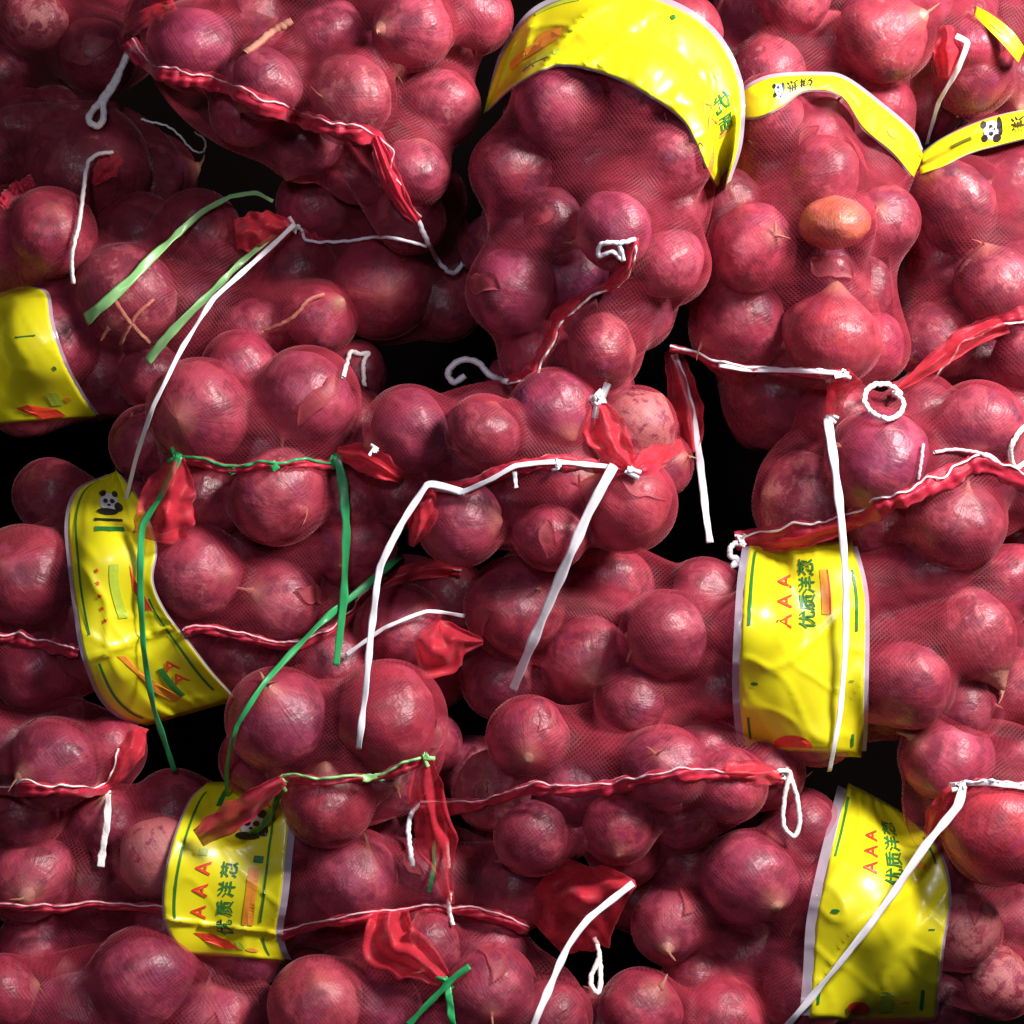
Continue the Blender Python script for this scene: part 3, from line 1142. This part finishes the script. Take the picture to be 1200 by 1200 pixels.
sack('S22', "small sack at the left edge with a short white tassel off its hem", "the left edge sack with white tassel",
     55, 890, 118, 82, 0, 10, 110, [(62, 895, 52, 'p', F(neck=(200, .6))), (-5, 870, 46, 'r'), (128, 880, 36, 'r'), (30, 955, 42, 'd'), (100, 950, 38, 'd'), (60, 840, 32, 'r')], 3, 170, seed=16)
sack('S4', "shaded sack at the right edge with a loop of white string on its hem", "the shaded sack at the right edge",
     1165, 310, 130, 190, 0, 110, 125, [(1168, 335, 50, 'e'), (1095, 400, 48, 'e'), (1120, 240, 56, 'm'), (1190, 220, 52, 'm'), (1140, 430, 40, 'd'), (1100, 310, 42, 'd'), (1200, 420, 44, 'd'), (1160, 170, 40, 'm')], 5, 100, seed=17)  # this sack's shade is put into the dark onion colours
sack('S3', "upright sack holding the single orange onion and glossy red one", "the sack holding the orange onion",
     935, 300, 128, 225, 2, 0, 120, [(974, 393, 58, 'b', F(neck=(85, .15), flake=False)), (978, 262, 35, 'o', F(flake=False, neck=(92, .12), dz=-10, sq=True)), (980, 322, 47, 'm'), (966, 202, 45, 'd', F(flake=False)), (882, 290, 52, 'r', F(neck=(20, .7))), (868, 382, 58, 'r'), (960, 150, 44, 'k', F(neck=(60, .6), flake=True)), (908, 462, 64, 'd'), (1030, 185, 44, 'r'), (905, 190, 46, 'r'), (1035, 260, 38, 'd'), (900, 130, 38, 'r'), (1030, 130, 36, 'r'), (835, 330, 30, 'd'), (1010, 340, 34, 'd'), (940, 240, 38, 'r'), (960, 470, 40, 'd'), (870, 230, 38, 'r')], 5, 100, seed=18)
sack('S1', "large lit sack with a sagging red hem, hanging tied corner and white looped string", "the large sack with sagging red hem",
     365, 30, 225, 185, -3, -25, 140, [(410, 115, 52, 'g', F(neck=(190, .5))), (225, 55, 50, 'p', F(neck=(120, .2))), (312, 97, 42, 'p'), (485, 200, 40, 'k', F(neck=(80, .3))), (482, 32, 48, 'k', F(neck=(200, .5))), (557, 20, 42, 'k'), (515, 125, 46, 'k', F(neck=(240, .4))), (300, 15, 42, 'k', F(neck=(330, .5), flake=True)), (385, 35, 44, 'k'), (290, 130, 42, 'r'), (355, 165, 46, 'd'), (445, 75, 30, 'r'), (340, 60, 28, 'r'), (420, 200, 40, 'd'), (515, 72, 32, 'r'), (210, -20, 44, 'r'), (430, -25, 44, 'k'), (255, -15, 40, 'r'), (480, 255, 32, 'd'), (190, 25, 26, 'r')], 6, 55, seed=19)
sack('S2', "big upright sack under the widest, brightest yellow band of the top row", "the big sack under the brightest band",
     708, 225, 142, 235, -12, -55, 145, [(655, 122, 54, 'p', F(neck=(-60, .5))), (600, 340, 52, 'p', F(neck=(-20, .4), flake=True)), (600, 200, 48, 'r', F(flake=False)), (612, 252, 42, 'p', F(neck=(-10, .5))), (720, 270, 48, 'p'), (785, 310, 46, 'k'), (705, 412, 46, 'r', F(neck=(0, .3))), (790, 185, 44, 'k', F(neck=(30, .6))), (700, 190, 48, 'd'), (668, 318, 44, 'p', F(neck=(150, .6))), (745, 365, 44, 'k'), (630, 415, 44, 'r'), (785, 245, 44, 'k'), (740, 130, 44, 'k'), (815, 240, 30, 'k'), (660, 370, 36, 'd'), (735, 215, 36, 'r'), (820, 120, 48, 'k'), (700, 50, 52, 'r'), (770, 60, 52, 'k'), (630, 80, 46, 'r'), (800, 40, 44, 'k'), (580, 290, 32, 'r'), (650, 260, 34, 'd')], 5, 100, seed=20)
sack('S10', "plump sack tied across with thin green strap and long green ends", "the sack tied with thin green strap",
     300, 520, 162, 118, 0, -5, 125, [(235, 482, 60, 'r', F(neck=(215, .75))), (360, 468, 60, 'p', F(neck=(240, .3), flake=True)), (325, 580, 57, 'k', F(neck=(-30, .4))), (235, 585, 54, 'r'), (415, 500, 42, 'r'), (175, 520, 44, 'r'), (280, 430, 38, 'r'), (415, 440, 38, 'd'), (180, 590, 34, 'r'), (410, 590, 36, 'r'), (300, 530, 34, 'd')], 4, 55, seed=21)
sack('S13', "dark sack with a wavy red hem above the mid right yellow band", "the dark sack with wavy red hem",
     1065, 560, 200, 112, 6, 5, 120, [(1030, 540, 60, 'p', F(neck=(160, .2))), (945, 590, 60, 'e', F(neck=(170, .3))), (1145, 500, 52, 'p', F(neck=(250, .5))), (1120, 610, 56, 'd', F(neck=(80, .5))), (1030, 632, 48, 'r'), (1200, 560, 55, 'd'), (1190, 480, 40, 'd'), (1085, 560, 36, 'd'), (920, 640, 34, 'd'), (1080, 480, 36, 'd'), (980, 640, 36, 'd'), (1190, 620, 40, 'd')], 4, 60, seed=22)  # some onions tinted darker to carry this sack's shade
sack('S11', "rounded central sack laced across with white strap and topped by a white knot", "the central sack laced with white strap",
     612, 545, 180, 112, -2, -45, 125, [(480, 505, 52, 'p', F(neck=(200, .2))), (560, 510, 54, 'p', F(neck=(-50, .5), flake=True)), (650, 485, 52, 'p', F(neck=(-60, .5))), (735, 590, 56, 'b', F(neck=(160, .2))), (540, 612, 50, 'k', F(neck=(0, .3))), (745, 500, 46, 's'), (665, 565, 46, 'r', F(neck=(20, .5))), (645, 625, 42, 'r', F(flake=True)), (600, 590, 36, 'r'), (470, 575, 42, 'd'), (770, 545, 34, 'r'), (690, 630, 36, 'r'), (600, 455, 34, 'r'), (700, 455, 36, 'r')], 4, 45, seed=23)
sack('S20', "sack at the right edge with glossy red onion below its white tie", "the right edge sack with glossy onion",
     1160, 940, 112, 108, 0, -20, 115, [(1168, 975, 60, 'b', F(neck=(250, .2), flake=False)), (1110, 888, 54, 'k', F(neck=(150, .3))), (1195, 888, 46, 'd'), (1150, 915, 36, 'r')], 0, 60, seed=24)
sack('S18', "wide sack with a seam running straight over its onions and string loop at one end", "the wide sack seamed across the middle",
     722, 912, 205, 98, 0, -25, 115, [(620, 865, 48, 'r', F(neck=(260, .7), flake=True)), (672, 922, 50, 'p', F(neck=(170, .2))), (578, 925, 46, 'g', F(neck=(120, .7))), (778, 900, 48, 'p', F(neck=(120, .6))), (735, 850, 44, 'k', F(neck=(70, .4))), (855, 920, 42, 'k'), (825, 880, 36, 'r'), (590, 975, 38, 'r'), (725, 970, 38, 'r'), (800, 955, 36, 'r'), (660, 975, 34, 'r'), (550, 900, 28, 'r'), (900, 905, 26, 'r')], 4, 60, seed=25)
sack('S16', "small bulging sack of three big onions tied with short green strap", "the small sack of three big onions",
     398, 872, 138, 112, 0, -25, 120, [(455, 842, 66, 'b', F(neck=(200, .2), flake=False)), (325, 842, 58, 'p', F(neck=(100, .5))), (385, 938, 52, 'b', F(neck=(90, .4))), (455, 915, 34, 'd'), (300, 890, 36, 'r'), (385, 800, 34, 'r'), (505, 870, 30, 'r')], 3, 40, seed=26)

# ------------------------------------------------------------------ label bands with their print
star = lambda u, v, ru, rv: [(u + (1 if i % 2 == 0 else .45) * ru * math.cos(i * math.pi / 5 - math.pi / 2), v + (1 if i % 2 == 0 else .45) * rv * math.sin(i * math.pi / 5 - math.pi / 2)) for i in range(10)]
CJK = "\u8471\u6d0b\u8d28\u4f18"      # read upwards: quality onions

band('S14', [(878, 640), (872, 680), (868, 740), (866, 800), (868, 840), (872, 872)], [(1000, 640), (1012, 690), (1014, 740), (1013, 800), (1012, 850), (1010, 880)],
     [('line', .065, .03, .40, 3.2, 'ink_green'), ('line', .93, .12, .42, 3, 'ink_green'), ('line', .06, .86, .97, 3, 'ink_green'), ('line', .91, .92, .98, 3, 'ink_green'),
      ('text', "AAA", .34, .18, 17, 23, 'ink_red', 1), ('text', CJK, .53, .11, 20, 20, 'ink_green', 1),
      ('line', .68, .12, .34, 9, 'ink_orange'), ('line', .715, .12, .34, 2.5, 'ink_red'),
      ('spot', ellipse_pts(.12, .69, .03, .009), 'ink_green', .8), ('line', .9, .66, .665, 6, 'ink_green'),
      ('spot', ellipse_pts(.42, .99, .16, .05), 'ink_red', .8)], wr=3.0, seed=1)
band('S19', [(992, 925), (983, 960), (968, 1020), (956, 1080), (952, 1140), (948, 1190)], [(1060, 955), (1092, 985), (1108, 1020), (1112, 1060), (1104, 1110), (1096, 1190)],
     [('line', .05, .03, .30, 3.4, 'ink_green'), ('line', .93, .16, .30, 3.2, 'ink_green'), ('line', .06, .86, .95, 3, 'ink_green'), ('line', .88, .88, .97, 4, 'ink_green'),
      ('text', "AAA", .36, .19, 16, 20, 'ink_red', 1), ('text', CJK, .56, .14, 20, 21, 'ink_green', 1),
      ('spot', ellipse_pts(.78, .31, .05, .02), 'ink_orange', .8), ('spot', ellipse_pts(.14, .54, .035, .009), 'ink_green', .8), ('line', .90, .60, .606, 7, 'ink_green'),
      ('spot', ellipse_pts(.38, .965, .09, .03), 'ink_red', .8), ('line', .60, .89, .98, 14, 'ink_pale'), ('line', .74, .93, .94, 10, 'ink_orange')], wr=3.2, seed=2, margin=(12, 4))
band('S21', [(238, 922), (222, 940), (204, 985), (194, 1030), (192, 1070), (200, 1095), (215, 1115)], [(338, 925), (340, 950), (335, 1000), (330, 1050), (324, 1090), (328, 1112), (334, 1124)],
     [('line', .09, .04, .80, 2.6, 'ink_green'), ('line', .85, .10, .78, 2.6, 'ink_green'), ('line', .86, .86, .98, 2.6, 'ink_green'),
      ('text', "AAA", .30, .49, 17, 26, 'ink_red', 1), ('text', CJK, .53, .49, 19, 23, 'ink_green', 1), ('line', .74, .47, .80, 12, 'ink_orange'),
      ('panda', .66, .22, 24), ('line', .77, .40, .44, 11, 'ink_green'), ('line', .30, .02, .13, 7, 'ink_green'), ('line', .32, .17, .2, 9, 'ink_green'),
      ('line', .28, .38, .42, 10, 'ink_pale'), ('spot', [(.22, .86), (.40, .86), (.54, .90), (.60, .95), (.45, .95), (.30, .91)], 'ink_red', .8), ('line', .62, .9, .95, 8, 'ink_pale'), ('spot', ellipse_pts(.72, .95, .06, .013), 'ink_orange', .8)],
     wr=2.4, seed=3, margin=(3, 9), fold=(.82, .05))
band('S15', [(128, 556), (92, 575), (80, 610), (83, 660), (92, 730), (100, 770), (118, 815), (140, 838), (165, 848)], [(140, 556), (165, 590), (182, 640), (178, 680), (192, 715), (222, 755), (245, 785), (258, 800), (272, 815)],
     [('line', .10, .05, .62, 2.6, 'ink_green'), ('line', .90, .52, .95, 2.6, 'ink_green'), ('line', .11, .72, .97, 2.6, 'ink_green'),
      ('panda', .52, .15, 22), ('line', .5, .245, .262, 34, 'ink_green'), ('line', .5, .215, .225, 34, 'ink_black'),
      ('line', .52, .38, .58, 11, 'ink_pale'), ('spot', [(.70, .38), (.78, .44), (.86, .50), (.88, .57), (.80, .56), (.74, .48)], 'ink_red', .8),
      ('spot', [(.30, .71), (.38, .72), (.52, .85), (.60, .93), (.50, .94), (.42, .86)], 'ink_orange', .8),
      ('text', "AA", .72, .80, 15, 20, 'ink_red', 0), ('line', .62, .80, .93, 6, 'ink_green')] +
     [('spot', star(.31, .40 + .045 * k, .035, .011), 'ink_red', .8) for k in range(5)],
     wr=3.0, seed=4, margin=(5, 3), fold=(.68, -.06))
band('S8', [(-80, 350), (-90, 400), (-90, 450), (-85, 500)], [(38, 336), (54, 345), (60, 380), (75, 425), (95, 462), (112, 486)],
     [('line', .72, .375, .385, 46, 'ink_green'), ('spot', ellipse_pts(.92, .62, .012, .016), 'ink_green', .8), ('line', .82, .8, .9, 12, 'ink_pale'),
      ('spot', [(.56, .90), (.64, .88), (.80, .93), (.83, .99), (.68, 1.0), (.62, .95)], 'ink_red', .8), ('spot', ellipse_pts(.90, .86, .02, .02), 'ink_orange', .8)], wr=1.8, seed=5, margin=(0, 5), back=8)
band('S2', [(572, 112), (590, 62), (625, 15), (680, -6), (740, -6), (795, 10), (840, 45), (866, 100), (866, 165), (852, 215)], [(570, 130), (600, 102), (635, 82), (665, 76), (715, 88), (765, 114), (800, 140), (815, 165), (830, 200), (843, 222)],
     [('spot', [(.42, .12), (.50, .19), (.40, .24), (.42, .29), (.58, .29), (.66, .24), (.66, .17), (.62, .12)], 'ink_orange', .8), ('line', .80, .16, .285, 5, 'ink_pale'),
      ('spot', ellipse_pts(.88, .2, .02, .004), 'ink_green', .8), ('spot', ellipse_pts(.88, .24, .02, .004), 'ink_green', .8),
      ('spot', ellipse_pts(.12, .55, .03, .006), 'ink_green', .8), ('line', .07, .22, .33, 2.5, 'ink_pale'),
      ('text', "\u4f18\u8d28", .35, .78, 22, 28, 'ink_green', 0), ('text', "AA", .62, .76, 18, 22, 'ink_orange', 0), ('spot', ellipse_pts(.25, .72, .06, .014), 'ink_pale', .8)], wr=5.5, seed=6, margin=(7, 3), back=10)
band('S3', [(864, 112), (885, 98), (910, 90), (960, 88), (990, 93), (1030, 122), (1068, 155), (1080, 178)], [(868, 138), (890, 137), (915, 125), (945, 106), (985, 112), (1012, 150), (1045, 178), (1068, 205)],
     [('panda', .45, .20, 9), ('text', "\u6d0b\u8471", .5, .27, 15, 17, 'ink_black', 0), ('line', .55, .52, .62, 8, 'ink_pale'), ('spot', ellipse_pts(.5, .82, .14, .03), 'ink_orange', .8)], wr=2.2, seed=7, margin=(5, 3), back=8)
band('S4', [(1080, 180), (1100, 165), (1130, 150), (1165, 137), (1210, 128), (1260, 126)], [(1083, 203), (1105, 195), (1135, 180), (1170, 170), (1215, 160), (1262, 158)],
     [('panda', .45, .47, 17), ('text', "\u6d0b", .45, .64, 17, 17, 'ink_black', 0), ('line', .5, .2, .34, 4, 'ink_black')], wr=1.2, seed=8, margin=(2, 2), back=8)
band('S5b', [(1145, 8), (1160, 16), (1185, 35), (1200, 55)], [(1142, 20), (1155, 32), (1175, 52), (1192, 72)], [('line', .5, .3, .6, 4, 'ink_pale')], wr=1, lift=40, seed=9, margin=(0, 0), back=4)

# ------------------------------------------------------------------ hems
hem('S1', [(150, 48), (165, 70), (200, 88), (255, 98), (300, 118), (350, 138), (400, 152), (438, 160), (452, 195), (470, 235), (490, 258)], 17, 'pink', 1)
hem('S2', [(742, 280), (738, 310), (722, 332), (690, 345), (660, 368), (644, 400), (622, 435), (595, 448)], 12, 'cotton', 2, thr=2)
hem('S3', [(785, 408), (815, 415), (845, 428), (900, 434), (985, 438)], 8, 'white', 3, thr=2.2, gap=.1)
hem('S4', [(1210, 366), (1165, 380), (1130, 392), (1112, 420), (1080, 442), (1048, 458)], 16, 'cotton', 4, thr=1.8, gap=.2)
hem('S8', [(350, 272), (380, 285)], 8, None, 5)
hem('S10', [(208, 538), (240, 542), (275, 550), (320, 544), (400, 545)], 9, 'green', 6, thr=2.4, gap=.08)
hem('S11', [(500, 575), (530, 572), (560, 565), (604, 548), (650, 543), (700, 546), (745, 552), (785, 530)], 15, None, 7)
hem('S13', [(862, 634), (900, 628), (960, 618), (1010, 603), (1060, 582), (1100, 566), (1130, 548), (1155, 542), (1185, 556), (1215, 566)], 19, 'white', 8, thr=1.8)
hem('S15', [(-10, 745), (35, 752), (92, 764)], 13, 'pink', 9)
hem('S15', [(215, 742), (240, 737), (300, 750), (345, 756), (400, 730), (440, 690), (500, 668), (540, 672)], 10, 'pink', 10, keys=['S15', 'S17'])
hem('S16', [(330, 914), (370, 914), (440, 911), (500, 888)], 9, 'lime', 11, thr=2.4, gap=.15)
hem('S18', [(492, 944), (530, 946), (570, 940), (620, 924), (670, 926), (720, 922), (780, 908), (850, 908), (918, 912)], 14, 'pink', 12)
hem('S20', [(1120, 922), (1150, 918), (1215, 922)], 9, 'white', 13, thr=2.4, gap=.1)
hem('S21', [(-10, 1062), (60, 1064), (120, 1061), (192, 1066)], 9, 'pink', 14)
hem('S21', [(328, 1096), (370, 1084), (420, 1076), (480, 1066), (532, 1066), (575, 1072), (620, 1090)], 11, 'pink', 15)
hem('S22', [(-10, 926), (40, 924), (90, 927), (125, 920), (145, 880)], 14, 'cotton', 16, gap=.3)
hem('S6b', [(0, 240), (20, 222), (40, 212)], 14, None, 17)

# ------------------------------------------------------------------ gathered corners and loose flaps of netting
flap('S1', [(205, 5), (175, 18), (148, 38), (146, 60)], [12, 20, 22, 10], 2, 'flap', seed=1)
flap('S1', [(440, 160), (462, 215), (490, 262)], [10, 20, 8], 2, 'hem', lift=6, seed=2)
flap('S8', [(276, 275), (300, 272), (345, 264)], [34, 50, 40, 10], 1.5, 'flap', seed=3, lift=6)
flap('S6', [(108, 215), (125, 195), (140, 182)], [8, 30, 16], 1.5, 'flap', seed=4, lift=4)
flap('S2', [(745, 278), (735, 310), (712, 340)], [8, 18, 14], 1.5, 'hem', seed=5, lift=6)
flap('S2', [(690, 345), (655, 375), (640, 412)], [14, 24, 14], 1.5, 'flap', seed=6, lift=4)
flap('S3', [(1000, 438), (985, 455), (972, 490)], [30, 26, 12], 1.5, 'flap', seed=7, lift=6)
flap('S3', [(788, 410), (800, 460), (812, 530)], [20, 34, 40, 20], 2, 'flap', seed=8, lift=6)
flap('S4', [(1180, 380), (1130, 400), (1050, 458)], [20, 26, 20, 6], 1.5, 'flap', seed=9, lift=4)
flap('S5', [(1108, 30), (1112, 55), (1108, 92)], [14, 38, 20], 1.5, 'flap', seed=10, lift=6)
flap('S10', [(210, 535), (200, 575), (185, 635)], [14, 55, 70, 60], 1.5, 'flap', seed=11, lift=8)
flap('S10', [(395, 530), (430, 538), (470, 560)], [12, 36, 30, 14], 2, 'flap', seed=12, lift=6)
flap('S11', [(508, 572), (498, 600), (482, 640)], [16, 34, 28, 6], 1.5, 'flap', seed=13, lift=6)
flap('S11', [(700, 470), (712, 510), (740, 548)], [14, 50, 42, 12], 2, 'flap', seed=14, lift=8)
flap('S11', [(742, 550), (765, 535), (800, 520)], [10, 24, 26, 12], 1.5, 'flap', seed=15, lift=6)
flap('S13', [(866, 632), (920, 632), (1020, 606)], [10, 30, 24, 10], 1.5, 'flap', seed=16, lift=3)
flap('S16', [(332, 914), (290, 945), (232, 982)], [14, 28, 34, 22], 1.5, 'hem', seed=17, lift=34)
flap('S16', [(500, 886), (498, 920), (510, 980), (528, 1060)], [14, 44, 40, 50, 20, 10], 2, 'flap', seed=18, lift=8)
flap('S17', [(566, 752), (540, 752), (515, 758), (488, 750)], [6, 26, 66, 76, 22], 1.5, 'flap', seed=19, lift=14)
flap('S17', [(440, 690), (490, 668), (542, 668)], [6, 20, 22, 12], 1.5, 'flap', seed=20, lift=5)
flap('S19', [(745, 1035), (710, 1045), (675, 1065), (640, 1098)], [8, 62, 112, 104, 56], 1.5, 'flap', seed=21, lift=75, bulge=.12)
flap('S19', [(712, 1072), (694, 1098), (680, 1112)], [30, 26, 8], 1, 'flap', seed=22, lift=8)
flap('S24', [(455, 1068), (458, 1105), (490, 1125), (520, 1148)], [46, 66, 52, 20], 2, 'flap', seed=23, lift=10)
flap('S20', [(1120, 925), (1100, 955), (1086, 988)], [20, 30, 8], 1.5, 'flap', seed=24, lift=5)
flap('S22', [(160, 850), (148, 885), (122, 925)], [30, 36, 24, 8], 1.5, 'flap', seed=25, lift=3)
flap('S18', [(918, 912), (890, 905), (850, 905)], [10, 30, 26], 1.5, 'flap', seed=26, lift=3)

# ------------------------------------------------------------------ straps and strings
strap('S8', [(320, 236), (300, 226), (270, 230), (235, 250), (190, 290), (140, 340), (100, 375)], 5, 'lime', seed=1, lift=8, wend=15, label="long pale green strap arched over the ear")
strap('S8', [(322, 275), (285, 305), (240, 350), (200, 390), (172, 424)], 7, 'lime', seed=2, lift=12, wend=12)
strap('S8', [(346, 262), (300, 305), (250, 350), (215, 405), (180, 475), (160, 535), (144, 600)], 7, 'white', seed=3, lift=16, wend=5, label="long thin white strap")
string('S9', [(352, 268), (362, 282), (400, 283), (450, 278), (500, 288)], 2.6, 'white', lift=6, seed=1)
string('S9', [(490, 258), (502, 285), (515, 308), (530, 320), (540, 312), (550, 294)], 4, 'white', lift=8, seed=2)
string('S1', [(155, 55), (142, 80), (132, 98), (118, 118), (104, 138), (112, 148), (121, 140), (122, 120), (135, 98), (150, 60)], 5.4, 'cotton', lift=12, seed=3, taut=True)
string('S6', [(132, 178), (112, 182), (102, 195), (97, 230), (92, 265), (84, 300), (86, 332)], 3.4, 'cotton', lift=8, seed=4, taut=True)
string('S2', [(596, 448), (575, 440), (560, 425), (540, 422), (525, 436), (532, 448), (545, 440)], 5, 'white', lift=6, seed=5)
string('S2', [(745, 280), (730, 284), (705, 286), (702, 300), (718, 295), (730, 305), (726, 288)], 3.4, 'white', lift=10, seed=6)
string('S10', [(402, 442), (408, 420), (412, 412), (422, 415), (432, 414), (426, 425), (427, 452)], 3.6, 'cotton', lift=5, seed=7)
strap('S10', [(210, 534), (190, 578), (167, 616), (164, 680), (168, 760), (180, 830), (205, 905)], 9, 'green', seed=4, lift=14, wend=7, label="long green strap hanging over the yellow band")
strap('S10', [(395, 534), (402, 570), (406, 620), (403, 700), (394, 780)], 12, 'green', seed=5, lift=12, wend=9)
strap('S10', [(270, 547), (274, 556)], 8, 'green', seed=6, lift=6, taut=False)
strap('S10', [(318, 541), (324, 551)], 10, 'green', seed=7, lift=8, taut=False)
strap('S15', [(470, 650), (430, 685), (370, 735), (310, 800), (278, 850), (266, 895), (266, 935)], 10, 'green', seed=8, lift=6, wend=5)
strap('S11', [(545, 578), (520, 570), (500, 568), (470, 615), (445, 665), (435, 740), (428, 810), (420, 878)], 9, 'white', seed=9, lift=10, wend=8, label="thin white strap hanging from the left corner")
strap('S11', [(500, 571), (540, 577), (575, 562), (604, 546), (650, 541), (715, 547)], 6, 'white', seed=10, lift=12, taut=False, twist=.2)
strap('S11', [(720, 545), (690, 600), (655, 680), (625, 750), (600, 810)], 12, 'white', seed=11, lift=16, wend=12, twist=.25, label="bright broad white strap hanging in front")
strap('S11', [(602, 546), (605, 572)], 5, 'white', seed=12, lift=8, taut=False)
strap('S17', [(545, 722), (500, 716), (450, 736), (405, 768)], 5, 'white', seed=13, lift=8)
strap('S3', [(790, 415), (810, 475), (820, 540), (826, 590), (832, 636)], 9, 'white', seed=14, lift=12, wend=10)
strap('S3', [(970, 490), (978, 545), (986, 610), (991, 680), (991, 760), (984, 840), (972, 904)], 11, 'white', seed=15, lift=14, wend=6, twist=.3, label="very long white strap hanging over the yellow band below")
strap('S3', [(842, 428), (880, 434), (920, 434), (995, 438)], 5, 'white', seed=16, lift=10, taut=False, twist=.2)
string('S4', [(1056, 462), (1042, 451), (1022, 452), (1013, 466), (1020, 482), (1040, 491), (1055, 484), (1058, 470), (1046, 460)], 4.0, 'cotton', lift=8, seed=8, taut=True, loose=1.6)
strap('S5', [(1120, 42), (1134, 50), (1122, 82), (1100, 120), (1086, 170)], 8, 'white', seed=17, lift=10, wend=5)
string('S13', [(870, 634), (857, 640), (856, 652), (864, 655), (858, 664), (866, 660), (872, 668)], 4.4, 'white', lift=7, seed=9)
string('S13', [(1095, 530), (1120, 527), (1150, 532), (1172, 544)], 2.8, 'pink', lift=4, seed=10)
string('S13', [(1082, 520), (1079, 545), (1076, 562)], 2.6, 'pink', lift=4, seed=11)
string('S13', [(1210, 490), (1192, 510), (1184, 530), (1190, 548), (1205, 540)], 4, 'cotton', lift=6, seed=12)
string('S18', [(905, 905), (925, 905), (920, 930), (918, 965), (930, 980), (937, 965), (934, 935), (926, 908)], 3.6, 'cotton', lift=8, seed=13, taut=True)
string('S18', [(503, 942), (487, 946), (479, 965), (480, 990), (484, 1016)], 4, 'white', lift=12, seed=14, taut=True)
string('S16', [(522, 962), (524, 990), (526, 1018)], 3, 'pink', lift=16, seed=15)
string('S16', [(528, 1045), (526, 1065), (531, 1084)], 3.6, 'cotton', lift=10, seed=16)
strap('S16', [(508, 985), (508, 1020), (503, 1046)], 5, 'green', seed=18, lift=4)
strap('S16', [(425, 912), (440, 911), (455, 910)], 10, 'lime', seed=19, lift=8, taut=False)
strap('S16', [(330, 918), (322, 945), (308, 968), (290, 980)], 8, 'green', seed=20, lift=6)
strap('S19', [(742, 1035), (690, 1076), (665, 1110), (643, 1160), (622, 1210)], 8, 'white', seed=21, lift=100, wend=9, label="white strap hanging from the big red flap")
string('S19', [(696, 1098), (702, 1120), (692, 1148), (700, 1164), (704, 1150), (702, 1118)], 4, 'cotton', lift=40, seed=17, taut=True)
strap('S20', [(1130, 920), (1122, 945), (1085, 990), (1045, 1050), (980, 1135), (920, 1205)], 11, 'white', seed=22, lift=12, wend=8, label="long white strap running diagonally down left")
strap('S20', [(1112, 920), (1150, 918), (1215, 924)], 6, 'white', seed=23, lift=9, taut=False, twist=.2)
strap('S22', [(126, 926), (126, 960), (121, 990), (118, 1016)], 9, 'cotton', 'tassel', seed=24, lift=8)
strap('S24', [(550, 1132), (525, 1152), (478, 1202)], 8, 'green', seed=25, lift=16)
strap('S24', [(524, 1150), (527, 1175), (531, 1205)], 9, 'green', seed=26, lift=14)
string('S6', [(165, 140), (200, 150), (225, 175), (238, 178), (240, 165), (228, 155)], 1.8, 'cotton', lift=4, seed=18)

knot('S8', 345, 266, 9, seed=1)
knot('S10', 209, 535, 9, 'green', seed=2)
knot('S10', 396, 536, 10, 'green', seed=3)
knot('S10', 440, 528, 6, seed=4)
knot('S11', 700, 468, 15, seed=5, lift=14)
knot('S11', 738, 552, 9, seed=6, lift=12)
knot('S11', 654, 546, 6, seed=7, lift=12)
knot('S16', 331, 916, 8, 'lime', seed=8, lift=14)
knot('S16', 498, 887, 8, 'lime', seed=9, lift=12)
knot('S3', 972, 488, 7, seed=10, lift=12)
knot('S3', 988, 438, 7, seed=11, lift=10)
knot('S20', 1128, 921, 9, seed=12, lift=12)
knot('S18', 918, 910, 8, 'cotton', seed=13)
knot('S13', 870, 636, 7, seed=14)
knot('S24', 522, 1150, 8, 'green', seed=15, lift=16)
knot('S1', 154, 56, 8, 'cotton', seed=16, lift=12)
string('S1', [(288, 62), (302, 52), (318, 38), (342, 24)], 6, 'straw', 'dry_leaf', lift=0, seed=30)
string('S8', [(308, 388), (340, 374), (362, 352), (380, 345)], 3.4, 'straw', 'dry_leaf', lift=-2, seed=31)
string('S8', [(130, 345), (150, 375), (175, 402)], 3.6, 'straw', 'dry_leaf', lift=-2, seed=32)
string('S8', [(180, 350), (158, 372), (140, 405)], 3.2, 'straw', 'dry_leaf', lift=-2, seed=33)
print("ONIONS", len(ALL_ONIONS), "TRIS", sum(len(o.data.polygons) for o in SC.objects if o.type == 'MESH'))
